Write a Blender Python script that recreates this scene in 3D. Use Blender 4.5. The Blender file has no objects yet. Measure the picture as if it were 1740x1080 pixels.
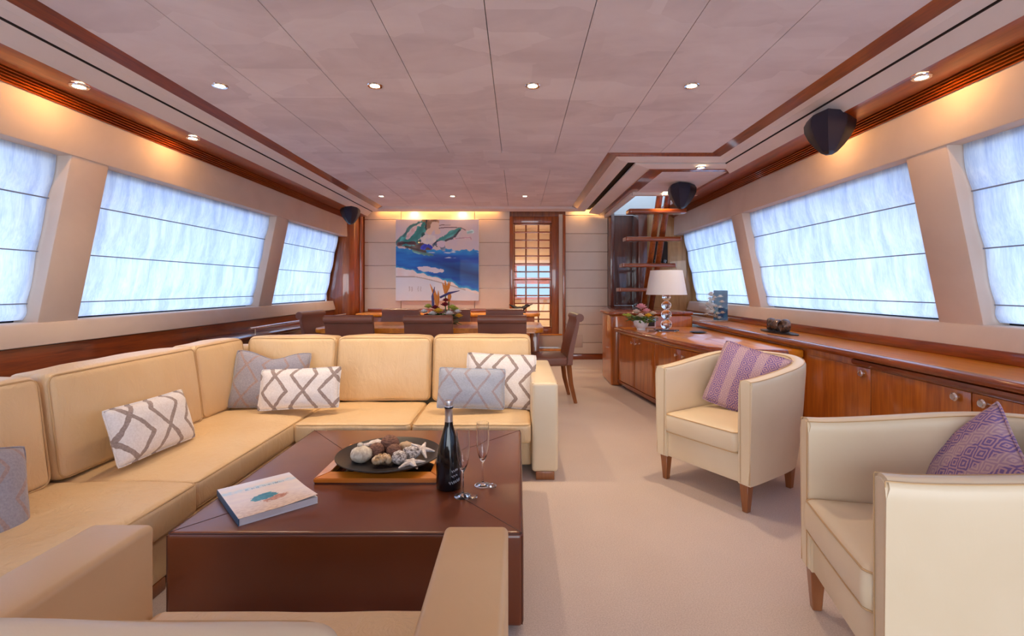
import bpy, bmesh, math, random
from mathutils import Vector, Matrix, noise as mnoise
PI = math.pi
random.seed(4)
SC = bpy.context.scene
COL = SC.collection

# ------------------------------------------------------------------ camera, world, light, exposure
FPX = 830.0
cam_d = bpy.data.cameras.new('camera'); cam = bpy.data.objects.new('camera', cam_d); COL.objects.link(cam)
cam_d.sensor_width = 36; cam_d.lens = 36*FPX/1740
cam_d.shift_x = -10/1740; cam_d.shift_y = -52/1740
cam_d.clip_start = 0.02
cam.location = (0, 0, 1.2); cam.rotation_euler = (PI/2, 0, 0)
SC.camera = cam
SC.view_settings.view_transform = 'Standard'; SC.view_settings.look = 'None'
SC.view_settings.gamma = 1; SC.view_settings.use_curve_mapping = False
SC.view_settings.exposure = 0.31
SC.cycles.use_denoising = True
SC.cycles.max_bounces = 8; SC.cycles.transparent_max_bounces = 12
SC.cycles.caustics_reflective = False; SC.cycles.caustics_refractive = False
SC.cycles.sample_clamp_indirect = 6

w = bpy.data.worlds.new('daylight'); SC.world = w; w.use_nodes = True
bg = w.node_tree.nodes['Background']; bg.inputs[0].default_value = (.62, .80, 1, 1); bg.inputs[1].default_value = 1.5

def area(name, loc, rot, sx, sy, power, color, spread=180):
    d = bpy.data.lights.new(name, 'AREA'); d.shape = 'RECTANGLE'; d.size = sx; d.size_y = sy
    d.energy = power; d.color = color; d.spread = math.radians(spread)
    o = bpy.data.objects.new(name, d); COL.objects.link(o); o.location = loc; o.rotation_euler = rot
    return o
# daylight on the two glazed sides of the deckhouse; the aft light is an added front fill
area('daylight_port', (-4.6, 2.9, 2.3), (0, -PI/2+.35, 0), 2.6, 12, 410, (.60, .74, 1))
area('daylight_starboard', (4.3, 2.9, 2.3), (0, PI/2-.35, 0), 2.6, 12, 410, (.60, .74, 1))
area('aft_fill', (-.1, -3.6, 1.35), (PI/2, 0, 0), 4.6, 2.2, 112, (.95, .96, 1))

# ------------------------------------------------------------------ materials
class NT:
    def __init__(s, name):
        s.m = bpy.data.materials.new(name); s.m.use_nodes = True
        s.t = s.m.node_tree; s.b = s.t.nodes['Principled BSDF']; s.out = s.t.nodes['Material Output']
    def n(s, kind, **kw):
        x = s.t.nodes.new(kind)
        for k, v in kw.items(): setattr(x, k, v)
        return x
    def l(s, a, b): s.t.links.new(a, b)
    def put(s, sock, v):
        if hasattr(v, 'is_output') or isinstance(v, bpy.types.NodeSocket): s.l(v, sock)
        else: sock.default_value = v
    def math(s, op, a, b=0.0, c=None):
        x = s.n('ShaderNodeMath', operation=op); s.put(x.inputs[0], a); s.put(x.inputs[1], b)
        if c is not None: s.put(x.inputs[2], c)
        return x.outputs[0]
    def coord(s, kind='Object', scale=(1, 1, 1), rot=(0, 0, 0)):
        c = s.n('ShaderNodeTexCoord'); mp = s.n('ShaderNodeMapping'); s.l(c.outputs[kind], mp.inputs[0])
        mp.inputs['Scale'].default_value = scale; mp.inputs['Rotation'].default_value = rot
        return mp.outputs[0]
    def noise(s, vec, scale, detail=4, rough=.5, dist=0):
        x = s.n('ShaderNodeTexNoise'); s.l(vec, x.inputs['Vector']); x.inputs['Scale'].default_value = scale
        x.inputs['Detail'].default_value = detail; x.inputs['Roughness'].default_value = rough; x.inputs['Distortion'].default_value = dist
        return x.outputs['Fac']
    def ramp(s, fac, stops, interp='LINEAR'):
        x = s.n('ShaderNodeValToRGB'); x.color_ramp.interpolation = interp; s.l(fac, x.inputs[0])
        e = x.color_ramp.elements
        while len(e) < len(stops): e.new(.5)
        for i, (p, c) in enumerate(stops): e[i].position = p; e[i].color = (*c, 1)
        return x.outputs[0]
    def mix(s, f, a, b):
        x = s.n('ShaderNodeMix', data_type='RGBA'); s.put(x.inputs[0], f)
        for i, v in ((6, a), (7, b)):
            if isinstance(v, tuple): x.inputs[i].default_value = (*v, 1)
            else: s.l(v, x.inputs[i])
        return x.outputs[2]
    def base(s, v):
        if isinstance(v, tuple): s.b.inputs['Base Color'].default_value = (*v, 1)
        else: s.l(v, s.b.inputs['Base Color'])
    def set(s, **kw):
        for k, v in kw.items(): s.b.inputs[k.replace('_', ' ')].default_value = v
    def bump(s, h, strength, dist=.01):
        x = s.n('ShaderNodeBump'); x.inputs['Strength'].default_value = strength; x.inputs['Distance'].default_value = dist
        s.l(h, x.inputs['Height']); s.l(x.outputs[0], s.b.inputs['Normal'])

def plain(name, c, rough=.5, metal=0, coat=0, **kw):
    m = NT(name); m.base(c); m.set(Roughness=rough, Metallic=metal, Coat_Weight=coat, **kw); return m.m

def wood(name, c1, c2, rot=(0, 0, 0), coat=1.0, stretch=(1, 14, 14), rough=.35):
    m = NT(name); v = m.coord('Object', stretch, rot)
    f = m.noise(v, 1.6, 6, .6, .6); f2 = m.noise(v, 9, 3, .5)
    f3 = m.math('ADD', m.math('MULTIPLY', f, .75), m.math('MULTIPLY', f2, .25))
    m.base(m.ramp(f3, [(.34, c1), (.62, c2)])); m.set(Roughness=rough, Coat_Weight=coat, Coat_Roughness=.06)
    m.set(Coat_IOR=1.5); m.bump(f2, .03, .003)
    return m.m

def leather(name, c1, c2, rough=.42, crease=.35, big=9, coat=.0):
    m = NT(name); v = m.coord('Object')
    f = m.noise(v, 3.2, 3, .5, .3); m.base(m.ramp(f, [(.3, c1), (.7, c2)]))
    m.set(Roughness=rough, Coat_Weight=coat, Coat_Roughness=.3)
    g = m.noise(v, 420, 2, .5); cr = m.noise(m.coord('Object', (1, 1, .45)), big*1.6, 4, .6, 1.4)
    m.bump(m.math('ADD', m.math('MULTIPLY', g, .035), m.math('MULTIPLY', cr, 1.0)), crease, .012)
    return m.m

M = {}
M['wood_x'] = wood('wood_grain_x', (.17, .027, .003), (.38, .080, .009))
M['wood_y'] = wood('wood_grain_y', (.13, .020, .003), (.32, .062, .007), stretch=(14, 1, 14))
M['wood_z'] = wood('wood_grain_z', (.18, .031, .004), (.40, .092, .011), stretch=(14, 14, 1))
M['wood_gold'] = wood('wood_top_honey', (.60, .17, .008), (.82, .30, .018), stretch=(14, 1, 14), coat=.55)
M['wood_soffit'] = wood('wood_soffit_red', (.20, .024, .001), (.42, .075, .003), stretch=(14, 1, 14), coat=.35, rough=.28)
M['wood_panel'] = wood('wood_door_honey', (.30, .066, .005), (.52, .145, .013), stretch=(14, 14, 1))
M['wood_light'] = wood('wood_panel_light', (.36, .17, .06), (.55, .29, .11), stretch=(14, 14, 1), coat=.5)
M['wood_dark'] = wood('wood_dark_red', (.07, .012, .004), (.15, .028, .008), stretch=(14, 14, 1))
M['wood_tray'] = wood('wood_tray_orange', (.58, .16, .010), (.70, .23, .02), stretch=(1, 14, 14))
M['wood_leg'] = wood('wood_chair_leg', (.22, .07, .02), (.36, .13, .045), stretch=(14, 14, 1), coat=.4)
M['cream_leather'] = leather('cream_leather', (.73, .51, .275), (.79, .58, .34), .38, .55)
M['arm_leather'] = leather('cream_leather_arm', (.76, .49, .24), (.81, .55, .29), .38, .10, 5)
M['smooth_leather'] = leather('cream_leather_smooth', (.76, .62, .42), (.81, .68, .48), .36, .09, 5)
M['seam_leather'] = plain('cream_leather_piping', (.60, .39, .19), .45)
M['brown_leather'] = leather('brown_leather', (.125, .026, .006), (.160, .036, .010), .27, .05, 4, .5)
M['chair_leather'] = leather('dining_chair_leather', (.19, .072, .048), (.24, .095, .065), .40, .08, 5, .15)
M['brown_seam'] = plain('brown_leather_seam', (.065, .018, .009), .45)
M['black'] = plain('black_plastic', (.012, .011, .016), .38)
M['black_grille'] = plain('black_grille', (.02, .014, .03), .75)
M['slat_gap'] = plain('dark_gap', (.02, .008, .004), .8)
M['chrome'] = plain('chrome', (.85, .85, .88), .12, 1)
M['foil'] = plain('silver_foil', (.62, .63, .68), .34, 1)
M['white_gloss'] = plain('white_gelcoat', (.86, .90, .92), .35)
M['white_china'] = plain('white_china', (.88, .88, .90), .15, 0, .5)
M['paper'] = plain('page_block', (.80, .85, .92), .8)
M['navy'] = plain('spine_blue', (.05, .13, .25), .45)
M['lamp_shade'] = plain('lamp_shade_linen', (.86, .83, .80), .9)
M['black_plate'] = plain('black_matt_plate', (.018, .013, .014), .42)

def suede(name, c1, c2, sc=2.0, bump=.05):
    m = NT(name); v = m.coord('Object'); f = m.noise(v, sc, 5, .6, .8); m.base(m.ramp(f, [(.35, c1), (.65, c2)]))
    m.set(Roughness=.95); m.b.inputs['Sheen Weight'].default_value = .15
    m.bump(m.noise(v, 260, 2), bump, .003); return m.m
M['suede_wall'] = suede('suede_cream_wall', (.64, .51, .42), (.70, .57, .48), 1.6)
M['suede_trim'] = suede('suede_cream_trim', (.70, .59, .54), (.75, .64, .59), 1.6)
M['wall_panel'] = suede('padded_wall_panel', (.70, .59, .49), (.75, .64, .54), 1.2)

def ceiling_mat():
    m = NT('suede_ceiling'); c = m.n('ShaderNodeTexCoord'); 
    # brushed nap: the suede is stroked in rough rectangular patches
    v = m.n('ShaderNodeMapping'); m.l(c.outputs['Object'], v.inputs[0]); v.inputs['Scale'].default_value = (1, 1.6, 1)
    vo = m.n('ShaderNodeTexVoronoi', distance='CHEBYCHEV'); m.l(v.outputs[0], vo.inputs['Vector']); vo.inputs['Scale'].default_value = 2.1
    f = m.noise(v.outputs[0], 1.7, 4, .6, .5)
    s = m.n('ShaderNodeSeparateColor'); m.l(vo.outputs['Color'], s.inputs[0])
    k = m.math('ADD', m.math('MULTIPLY', s.outputs[0], .22), m.math('MULTIPLY', f, .78))
    m.base(m.ramp(k, [(.32, (.62, .50, .485)), (.5, (.71, .59, .57)), (.68, (.77, .66, .64))]))
    m.set(Roughness=.95); m.b.inputs['Sheen Weight'].default_value = .2
    return m.m
M['ceiling'] = ceiling_mat()

def carpet():
    m = NT('carpet_cream'); v = m.coord('Object'); f = m.noise(v, 190, 3, .7); g = m.noise(v, 1.4, 3, .6)
    k = m.math('ADD', m.math('MULTIPLY', f, .8), m.math('MULTIPLY', g, .2))
    m.base(m.ramp(k, [(.32, (.50, .39, .335)), (.66, (.72, .60, .535))])); m.set(Roughness=1)
    m.b.inputs['Sheen Weight'].default_value = .25; m.bump(f, .5, .006); return m.m
M['carpet'] = carpet()

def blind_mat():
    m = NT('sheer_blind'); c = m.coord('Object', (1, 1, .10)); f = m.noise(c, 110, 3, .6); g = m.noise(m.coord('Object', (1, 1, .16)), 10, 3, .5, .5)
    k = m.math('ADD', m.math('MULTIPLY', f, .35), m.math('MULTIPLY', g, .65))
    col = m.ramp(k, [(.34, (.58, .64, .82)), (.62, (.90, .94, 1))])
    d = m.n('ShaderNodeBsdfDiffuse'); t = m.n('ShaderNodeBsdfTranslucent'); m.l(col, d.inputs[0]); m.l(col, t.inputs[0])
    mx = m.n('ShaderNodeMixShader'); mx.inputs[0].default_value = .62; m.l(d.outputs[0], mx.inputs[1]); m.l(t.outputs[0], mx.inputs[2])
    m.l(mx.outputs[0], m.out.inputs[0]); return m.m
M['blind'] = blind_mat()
M['rod'] = plain('blind_rod', (.22, .26, .36), .7)

def glass(name, rough=0, color=(1, 1, 1), ior=1.45):
    m = NT(name); m.base(color); m.set(Roughness=rough, IOR=ior); m.b.inputs['Transmission Weight'].default_value = 1; return m.m
M['glass'] = glass('clear_glass', 0, (.98, .99, 1))
M['crystal'] = glass('crystal', 0, (.97, .98, 1), 1.5)
M['bottle_glass'] = plain('bottle_glass_black', (.004, .004, .007), .10, 0, .1)
def thin_glass(name, f=1.0, tint=(.9, .95, 1)):
    m = NT(name); t = m.n('ShaderNodeBsdfTransparent'); t.inputs[0].default_value = (*tint, 1); g = m.n('ShaderNodeBsdfGlossy'); g.inputs['Roughness'].default_value = .02
    fr = m.n('ShaderNodeFresnel'); fr.inputs[0].default_value = 1.45
    k = m.math('MULTIPLY', fr.outputs[0], f)
    mx = m.n('ShaderNodeMixShader'); m.l(k, mx.inputs[0]); m.l(t.outputs[0], mx.inputs[1]); m.l(g.outputs[0], mx.inputs[2]); m.l(mx.outputs[0], m.out.inputs[0]); return m.m
M['pane'] = thin_glass('window_pane', .55)
M['acrylic'] = thin_glass('acrylic_sheet', .3, (.96, .98, 1))

def emit(name, c, s):
    m = NT(name); e = m.n('ShaderNodeEmission'); e.inputs[0].default_value = (*c, 1); e.inputs[1].default_value = s; m.l(e.outputs[0], m.out.inputs[0]); return m.m
M['bulb'] = emit('halogen_lens', (1, .80, .50), 22)
M['reflection_glow'] = emit('reflection_glow', (.55, .78, 1), .8)  # glow used in place of a reflection in the door glass

def lattice(name, bg1, bg2, line1, line2, nx, nz, amp=.5, lw=.09):
    """diamond lattice of mirrored zigzag ribbons (object x and z)"""
    m = NT(name); c = m.n('ShaderNodeTexCoord'); sp = m.n('ShaderNodeSeparateXYZ'); m.l(c.outputs['Object'], sp.inputs[0])
    wob = m.noise(c.outputs['Object'], 26, 2); wb = m.math('MULTIPLY', m.math('SUBTRACT', wob, .5), .10)
    u = m.math('ADD', m.math('ADD', m.math('MULTIPLY', sp.outputs[0], nx), wb), 20.3); v = m.math('MULTIPLY', sp.outputs[2], nz)
    cell = m.math('FLOOR', u); lx = m.math('ABSOLUTE', m.math('SUBTRACT', m.math('FRACT', u), .5))
    tri = m.math('MULTIPLY', m.math('PINGPONG', m.math('ADD', m.math('ADD', v, 20.2), cell), 1.0), amp)
    ln = m.math('LESS_THAN', m.math('ABSOLUTE', m.math('SUBTRACT', lx, tri)), lw)
    fine = m.noise(c.outputs['Object'], 120, 2, .6)
    bgc = m.ramp(fine, [(.3, bg1), (.7, bg2)]); lc = m.ramp(fine, [(.3, line1), (.7, line2)])
    m.base(m.mix(ln, bgc, lc)); m.set(Roughness=.95); m.b.inputs['Sheen Weight'].default_value = .3
    m.bump(m.math('ADD', m.math('MULTIPLY', ln, -1), fine), .35, .003); return m.m
M['pillow_white'] = lattice('white_lattice_fabric', (.74, .70, .70), (.86, .83, .84), (.27, .21, .20), (.40, .32, .30), 5.3, 9.6, .44, .070)
M['pillow_grey'] = lattice('grey_lattice_fabric', (.29, .28, .34), (.37, .36, .43), (.30, .22, .22), (.42, .31, .29), 5.3, 9.0, .44, .048)
M['pillow_blue'] = lattice('blue_grey_lattice_fabric', (.36, .40, .49), (.44, .48, .58), (.32, .28, .32), (.42, .36, .38), 5.3, 9.0, .44, .048)

def ikat():
    m = NT('purple_ikat_fabric'); c = m.n('ShaderNodeTexCoord'); sp = m.n('ShaderNodeSeparateXYZ'); m.l(c.outputs['Object'], sp.inputs[0])
    nz = m.noise(c.outputs['Object'], 45, 3); wb = m.math('MULTIPLY', m.math('SUBTRACT', nz, .5), 1.0)
    a = m.math('PINGPONG', m.math('ADD', m.math('MULTIPLY', sp.outputs[0], 32), 20), 1.0)
    b = m.math('PINGPONG', m.math('ADD', m.math('MULTIPLY', sp.outputs[2], 32), 20), 1.0)
    k = m.math('FRACT', m.math('ADD', m.math('MULTIPLY', m.math('ADD', a, b), 2.0), wb))
    ln = m.math('GREATER_THAN', k, .48)
    band = m.math('LESS_THAN', m.math('ABSOLUTE', m.math('SUBTRACT', m.math('PINGPONG', m.math('ADD', sp.outputs[0], 10.02), .13), .065)), .026)
    base = m.mix(ln, (.52, .33, .38), (.20, .13, .33)); base2 = m.mix(ln, (.56, .40, .41), (.42, .28, .37))
    m.base(m.mix(band, base, base2)); m.set(Roughness=.95); m.bump(nz, .2, .002); return m.m
M['ikat'] = ikat()

def vcol(name, rough=.6, coat=0):
    m = NT(name); a = m.n('ShaderNodeVertexColor', layer_name='Col'); m.l(a.outputs[0], m.b.inputs['Base Color']); m.set(Roughness=rough, Coat_Weight=coat); return m.m
M['painted'] = vcol('painted_canvas', .55, .1)
M['printed'] = vcol('printed_cover', .3, .3)

# ------------------------------------------------------------------ mesh helpers
def new(): return bmesh.new()
def box(bm, x0, x1, y0, y1, z0, z1, bev=0, seg=2):
    xs, ys, zs = sorted((x0, x1)), sorted((y0, y1)), sorted((z0, z1))
    r = bmesh.ops.create_cube(bm, size=1); vs = r['verts']
    for v in vs: v.co = Vector((xs[v.co.x > 0], ys[v.co.y > 0], zs[v.co.z > 0]))
    if bev:
        es = list({e for v in vs for e in v.link_edges})
        bmesh.ops.bevel(bm, geom=es, offset=bev, segments=seg, profile=.5, affect='EDGES')
    return vs
def prism_y(bm, pts, y0, y1, bev=0):
    """cross-section pts (x,z) extruded along y"""
    a = [bm.verts.new((x, y0, z)) for x, z in pts]; b = [bm.verts.new((x, y1, z)) for x, z in pts]; n = len(pts); fs = []
    fs.append(bm.faces.new(a)); fs.append(bm.faces.new(b[::-1]))
    for i in range(n): fs.append(bm.faces.new((a[i], b[i], b[(i+1) % n], a[(i+1) % n])))
    if bev:
        es = list({e for f in fs for e in f.edges}); bmesh.ops.bevel(bm, geom=es, offset=bev, segments=2, profile=.5, affect='EDGES')
def prism_z(bm, pts, z0, z1, bev=0, seg=2):
    a = [bm.verts.new((x, y, z0)) for x, y in pts]; b = [bm.verts.new((x, y, z1)) for x, y in pts]; n = len(pts); fs = []
    fs.append(bm.faces.new(a)); fs.append(bm.faces.new(b[::-1]))
    for i in range(n): fs.append(bm.faces.new((a[i], b[i], b[(i+1) % n], a[(i+1) % n])))
    if bev:
        es = list({e for f in fs for e in f.edges}); bmesh.ops.bevel(bm, geom=es, offset=bev, segments=seg, profile=.5, affect='EDGES')
def tube(bm, pts, r, seg=8, closed=False, cap=True):
    pts = [Vector(p) for p in pts]; rs = r if isinstance(r, (list, tuple)) else [r]*len(pts); rings = []; n = len(pts); up = Vector((0, 0, 1)); prev = None
    for i, p in enumerate(pts):
        if closed: t = pts[(i+1) % n]-pts[i-1]
        else: t = pts[min(i+1, n-1)]-pts[max(i-1, 0)]
        t.normalize()
        if prev is None:
            a = t.cross(up);
            if a.length < .1: a = t.cross(Vector((1, 0, 0)))
        else: a = prev - t*prev.dot(t)
        a.normalize(); prev = a; b = t.cross(a)
        rings.append([bm.verts.new(p + (a*math.cos(k*2*PI/seg)+b*math.sin(k*2*PI/seg))*rs[i]) for k in range(seg)])
    m = n if closed else n-1
    for i in range(m):
        A, B = rings[i], rings[(i+1) % n]
        for k in range(seg): bm.faces.new((A[k], A[(k+1) % seg], B[(k+1) % seg], B[k]))
    if cap and not closed: bm.faces.new(rings[0][::-1]); bm.faces.new(rings[-1])
def lathe(bm, prof, seg=24, c=(0, 0, 0)):
    c = Vector(c); rings = []
    for r, z in prof:
        if r < 1e-5: rings.append([bm.verts.new(c+Vector((0, 0, z)))])
        else: rings.append([bm.verts.new(c+Vector((r*math.cos(k*2*PI/seg), r*math.sin(k*2*PI/seg), z))) for k in range(seg)])
    for A, B in zip(rings, rings[1:]):
        for k in range(seg):
            j = (k+1) % seg
            if len(A) == 1 and len(B) == 1: continue
            if len(A) == 1: bm.faces.new((A[0], B[k], B[j]))
            elif len(B) == 1: bm.faces.new((A[k], B[0], A[j]))
            else: bm.faces.new((A[k], B[k], B[j], A[j]))
def ball(bm, c, r, sx=1, sy=1, sz=1, sub=2, jit=0, rot=None):
    q = bmesh.ops.create_icosphere(bm, subdivisions=sub, radius=1)
    for v in q['verts']:
        p = v.co.copy()
        if jit: p *= 1 + jit*mnoise.noise(p*2.2 + Vector(c)*31)
        p = Vector((p.x*r*sx, p.y*r*sy, p.z*r*sz))
        if rot: p = rot @ p
        v.co = p + Vector(c)
def obj(name, bm, mat, parent=None, loc=None, rotz=None, sharp=38, smooth=True, **props):
    bmesh.ops.recalc_face_normals(bm, faces=bm.faces)
    me = bpy.data.meshes.new(name)
    if smooth:
        lim = math.radians(sharp)
        for f in bm.faces: f.smooth = True
        for e in bm.edges:
            if len(e.link_faces) == 2 and e.calc_face_angle(0) > lim: e.smooth = False
    bm.to_mesh(me); bm.free(); me.materials.append(mat)
    o = bpy.data.objects.new(name, me); COL.objects.link(o)
    if parent: o.parent = parent
    if loc: o.location = loc
    if rotz is not None: o.rotation_euler = (0, 0, rotz)
    for k, v in props.items(): o[k] = v
    return o
def struct(name, bm, mat, parent=None, **kw):
    o = obj(name, bm, mat, parent, **kw)
    if parent is None: o['kind'] = 'structure'
    return o
def tag(o, label, cat, group=None):
    o['label'] = label; o['category'] = cat
    if group: o['group'] = group
    return o
def thing(name, label, cat, loc=(0, 0, 0), rot=(0, 0, 0), group=None):
    o = bpy.data.objects.new(name, None); COL.objects.link(o); o.location = loc
    o.rotation_euler = rot if isinstance(rot, tuple) else (0, 0, rot); o.empty_display_size = .1
    return tag(o, label, cat, group)
def dup(root, label, loc=None, rot=None, group=None):
    r = root.copy(); COL.objects.link(r); r['label'] = label
    if group: r['group'] = group
    if loc is not None: r.location = loc
    if rot is not None: r.rotation_euler = rot if isinstance(rot, tuple) else (0, 0, rot)
    for ch in list(root.children):
        c = ch.copy(); COL.objects.link(c); c.parent = r
        for g in ch.children:
            d = g.copy(); COL.objects.link(d); d.parent = c
    return r
def softbox(bm, c, half, r, puff=(0, 0, 0), n=12, wob=0, seed=0, shear=0):
    """upholstered block: rounded box, faces puffed outwards; shear leans y with z"""
    hx, hy, hz = half
    def axis(h, k):
        s = [-h + r*t for t in (0, .15, .4, .7, 1)]; e = [-q for q in s[::-1]]
        mid = [-h+r + (2*(h-r))*i/k for i in range(1, k)]
        return s + mid + e
    X, Y, Z = axis(hx, n), axis(hy, n), axis(hz, max(3, n//3)); cache = {}
    def V(x, y, z):
        key = (round(x, 5), round(y, 5), round(z, 5))
        if key in cache: return cache[key]
        q = Vector((max(-hx+r, min(hx-r, x)), max(-hy+r, min(hy-r, y)), max(-hz+r, min(hz-r, z)))); d = Vector((x, y, z))-q
        p = q + (d.normalized()*r if d.length > 1e-6 else d)
        u, v, t = x/hx, y/hy, z/hz
        f = lambda a: max(0, 1-abs(a)**2.5)
        p.x += (1 if x > 0 else -1)*puff[0]*f(v)*f(t)*abs(u)**3; p.y += (1 if y > 0 else -1)*puff[1]*f(u)*f(t)*abs(v)**3
        p.z += (1 if z > 0 else -1)*puff[2]*f(u)*f(v)*abs(t)**3
        if wob:
            k = mnoise.noise(Vector((p.x*4+seed, p.y*4, p.z*4))); p += Vector((0, k*wob*.6, k*wob))
        p.y += shear*(p.z+hz)
        cache[key] = bm.verts.new(p+Vector(c)); return cache[key]
    def face(A, B, mk):
        for i in range(len(A)-1):
            for j in range(len(B)-1):
                try: bm.faces.new((mk(A[i], B[j]), mk(A[i+1], B[j]), mk(A[i+1], B[j+1]), mk(A[i], B[j+1])))
                except ValueError: pass
    for s in (-1, 1):
        face(X, Y, lambda a, b: V(a, b, s*hz)); face(X, Z, lambda a, b: V(a, s*hy, b)); face(Y, Z, lambda a, b: V(s*hx, a, b))
def rrect(hx, hy, r, k=5):
    out = []
    for cx, cy, a0 in ((hx-r, hy-r, 0), (-hx+r, hy-r, PI/2), (-hx+r, -hy+r, PI), (hx-r, -hy+r, 1.5*PI)):
        for i in range(k+1): a = a0+PI/2*i/k; out.append((cx+r*math.cos(a), cy+r*math.sin(a)))
    return out

# ------------------------------------------------------------------ the room
YB, YF = -2.4, 8.16
LX = lambda x: -x            # port side, x = distance from the lens line
RX = lambda x: x - .30       # starboard side is 0.3 m closer
WX = lambda z: 3.0 - .21*(z-.98)/1.03      # raked window plane

bm = new(); box(bm, -3.3, 3.0, YB, 8.3, -.08, 0); struct('floor', bm, M['carpet'])

wins = {-1: [(-1.95, .42), (.70, 3.0), (3.28, 5.56), (5.86, 7.69)], 1: [(-2.1, .25), (.50, 2.78), (3.08, 5.33), (5.60, 7.44)]}
blind_labels = {(-1, 1): 'sheer pale roman blind in the nearest left window, cut off by the picture edge', (-1, 2): 'wide sheer roman blind in the middle window on the left wall',
                (-1, 3): 'small sheer roman blind in the farthest left window beside the black speaker', (1, 1): 'sheer roman blind in the nearest right window, cut off by the picture edge',
                (1, 2): 'wide sheer roman blind in the middle window on the right wall', (1, 3): 'small sheer roman blind in the farthest right window behind the table lamp'}
wn = 0
for side, T in ((-1, LX), (1, RX)):
    nm = 'left' if side < 0 else 'right'
    yend = 7.80 if side < 0 else 7.56
    # timber lining below the windows
    bm = new(); prism_y(bm, [(T(2.93), 0), (T(2.93), .84), (T(3.2), .84), (T(3.2), 0)], YB, YF); struct('wall_' + nm, bm, M['wood_y'])
    bm = new(); prism_y(bm, [(T(2.905), .845), (T(2.945), .985), (T(3.2), .985), (T(3.2), .845)], YB, yend, .012); struct('trim_%d' % (1 if side < 0 else 2), bm, M['suede_wall'])
    zt = 2.01
    bm = new(); prism_y(bm, [(T(WX(zt)-.06), zt), (T(2.738), 2.288), (T(2.80), 2.50), (T(3.2), 2.50), (T(3.2), zt)], YB, yend+.07, .012); struct('trim_%d' % (3 if side < 0 else 4), bm, M['suede_wall'])
    ws = wins[side]; edges = [(YB, ws[0][0])] + [(ws[i][1], ws[i+1][0]) for i in range(3)] + [(ws[3][1]+.03, yend - .02)]
    for k, (a, b) in enumerate(edges):
        if b - a < .03: continue
        bm = new(); i0 = .05 if k < 4 else -.06
        prism_y(bm, [(T(WX(.97)-i0), .97), (T(WX(2.03)-i0), 2.03), (T(3.2), 2.03), (T(3.2), .97)], a, b, .014)
        struct('trim_%d' % (20 + k + (0 if side < 0 else 6)), bm, M['suede_wall'] if k < 4 else M['slat_gap'])
    for k, (a, b) in enumerate(ws):
        wn += 1
        # window: dark frame outside, pane in it
        bm = new(); X0, X1 = WX(.985)+.11, WX(2.01)+.11
        def bar(y0, y1, z0, z1):
            prism_y(bm, [(T(WX(z0)+.10), z0), (T(WX(z1)+.10), z1), (T(WX(z1)+.14), z1), (T(WX(z0)+.14), z0)], y0, y1)
        bar(a, a+.04, .985, 2.01); bar(b-.04, b, .985, 2.01); bar(a+.04, b-.04, .985, 1.02); bar(a+.04, b-.04, 1.97, 2.01)
        f = struct('window_%d' % wn, bm, M['black'])
        bm = new(); prism_y(bm, [(T(WX(1.02)+.115), 1.02), (T(WX(1.97)+.115), 1.97), (T(WX(1.97)+.121), 1.97), (T(WX(1.02)+.121), 1.02)], a+.04, b-.04); obj('pane', bm, M['pane'], f)
        if (side, k) not in blind_labels and k > 0: continue
        # roman blind: cloth swags between three rods, fine vertical creases
        levels = [2.02, 1.745, 1.42, 1.10, 1.0]
        bm = new(); ny, nz = max(24, int((b-a)/.016)), 44; grid = []
        for j in range(nz+1):
            z = 2.02 - (2.02-1.0)*j/nz; row = []
            L = next(i for i in range(4) if z >= levels[i+1]-1e-6); t = (levels[L]-z)/(levels[L]-levels[L+1]); sw = math.sin(PI*min(1, max(0, t)))
            for i in range(ny+1):
                y = a+.012 + (b-a-.024)*i/ny
                if side < 0 and k >= 1: pass
                cr = mnoise.noise(Vector((y*13+wn*7, z*1.6, wn)))*.016 + mnoise.noise(Vector((y*30+wn*3, z*2.0, 9)))*.009
                x = WX(z)+.035 - .018*sw*(.6+.4*t) + cr*(.25+.75*sw)
                row.append(bm.verts.new((T(x), y, z)))
            grid.append(row)
        for j in range(nz):
            for i in range(ny): bm.faces.new((grid[j][i], grid[j][i+1], grid[j+1][i+1], grid[j+1][i]))
        if k == 0: lab = 'sheer roman blind beside the camera on the %s wall' % nm
        else: lab = blind_labels[(side, k)]
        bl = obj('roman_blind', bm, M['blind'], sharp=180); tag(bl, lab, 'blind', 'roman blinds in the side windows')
        for z in levels[1:4]:
            bm = new(); box(bm, T(WX(z)+.024), T(WX(z)+.033), a+.012, b-.012, z-.0035, z+.0035); obj('batten', bm, M['rod'], bl)

# dark slatted air grille and timber soffit along both sides
for side, T in ((-1, LX), (1, RX)):
    bm = new(); prism_y(bm, [(T(2.46), 2.365), (T(2.655), 2.345), (T(2.655), 2.40), (T(2.46), 2.41)], YB, YF-.16, .004)
    struct('trim_%d' % (5 if side < 0 else 6), bm, M['wood_soffit'])
    bm = new(); prism_y(bm, [(T(2.685), 2.39), (T(2.77), 2.31), (T(2.80), 2.32), (T(2.75), 2.42)], YB, YF-.2)
    prism_y(bm, [(T(2.656), 2.375), (T(2.70), 2.375), (T(2.72), 2.42), (T(2.656), 2.42)], YB, YF-.2); struct('trim_%d' % (7 if side < 0 else 8), bm, M['slat_gap'])
    gr = thing('air_grille', 'long %s timber air grille of dark slats above the windows' % ('left-hand' if side < 0 else 'right-hand'), 'grille', (0, 0, 0), 0)
    for i in range(5):
        t = (i+.6)/5; x = 2.656 + .078*t; z = 2.345 - .056*t
        bm = new(); prism_y(bm, [(T(x-.0030), z+.0020), (T(x+.0030), z-.0020), (T(x+.013), z+.018), (T(x+.007), z+.021)], YB, YF-.2); obj('slat', bm, M['wood_soffit'], gr)

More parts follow.
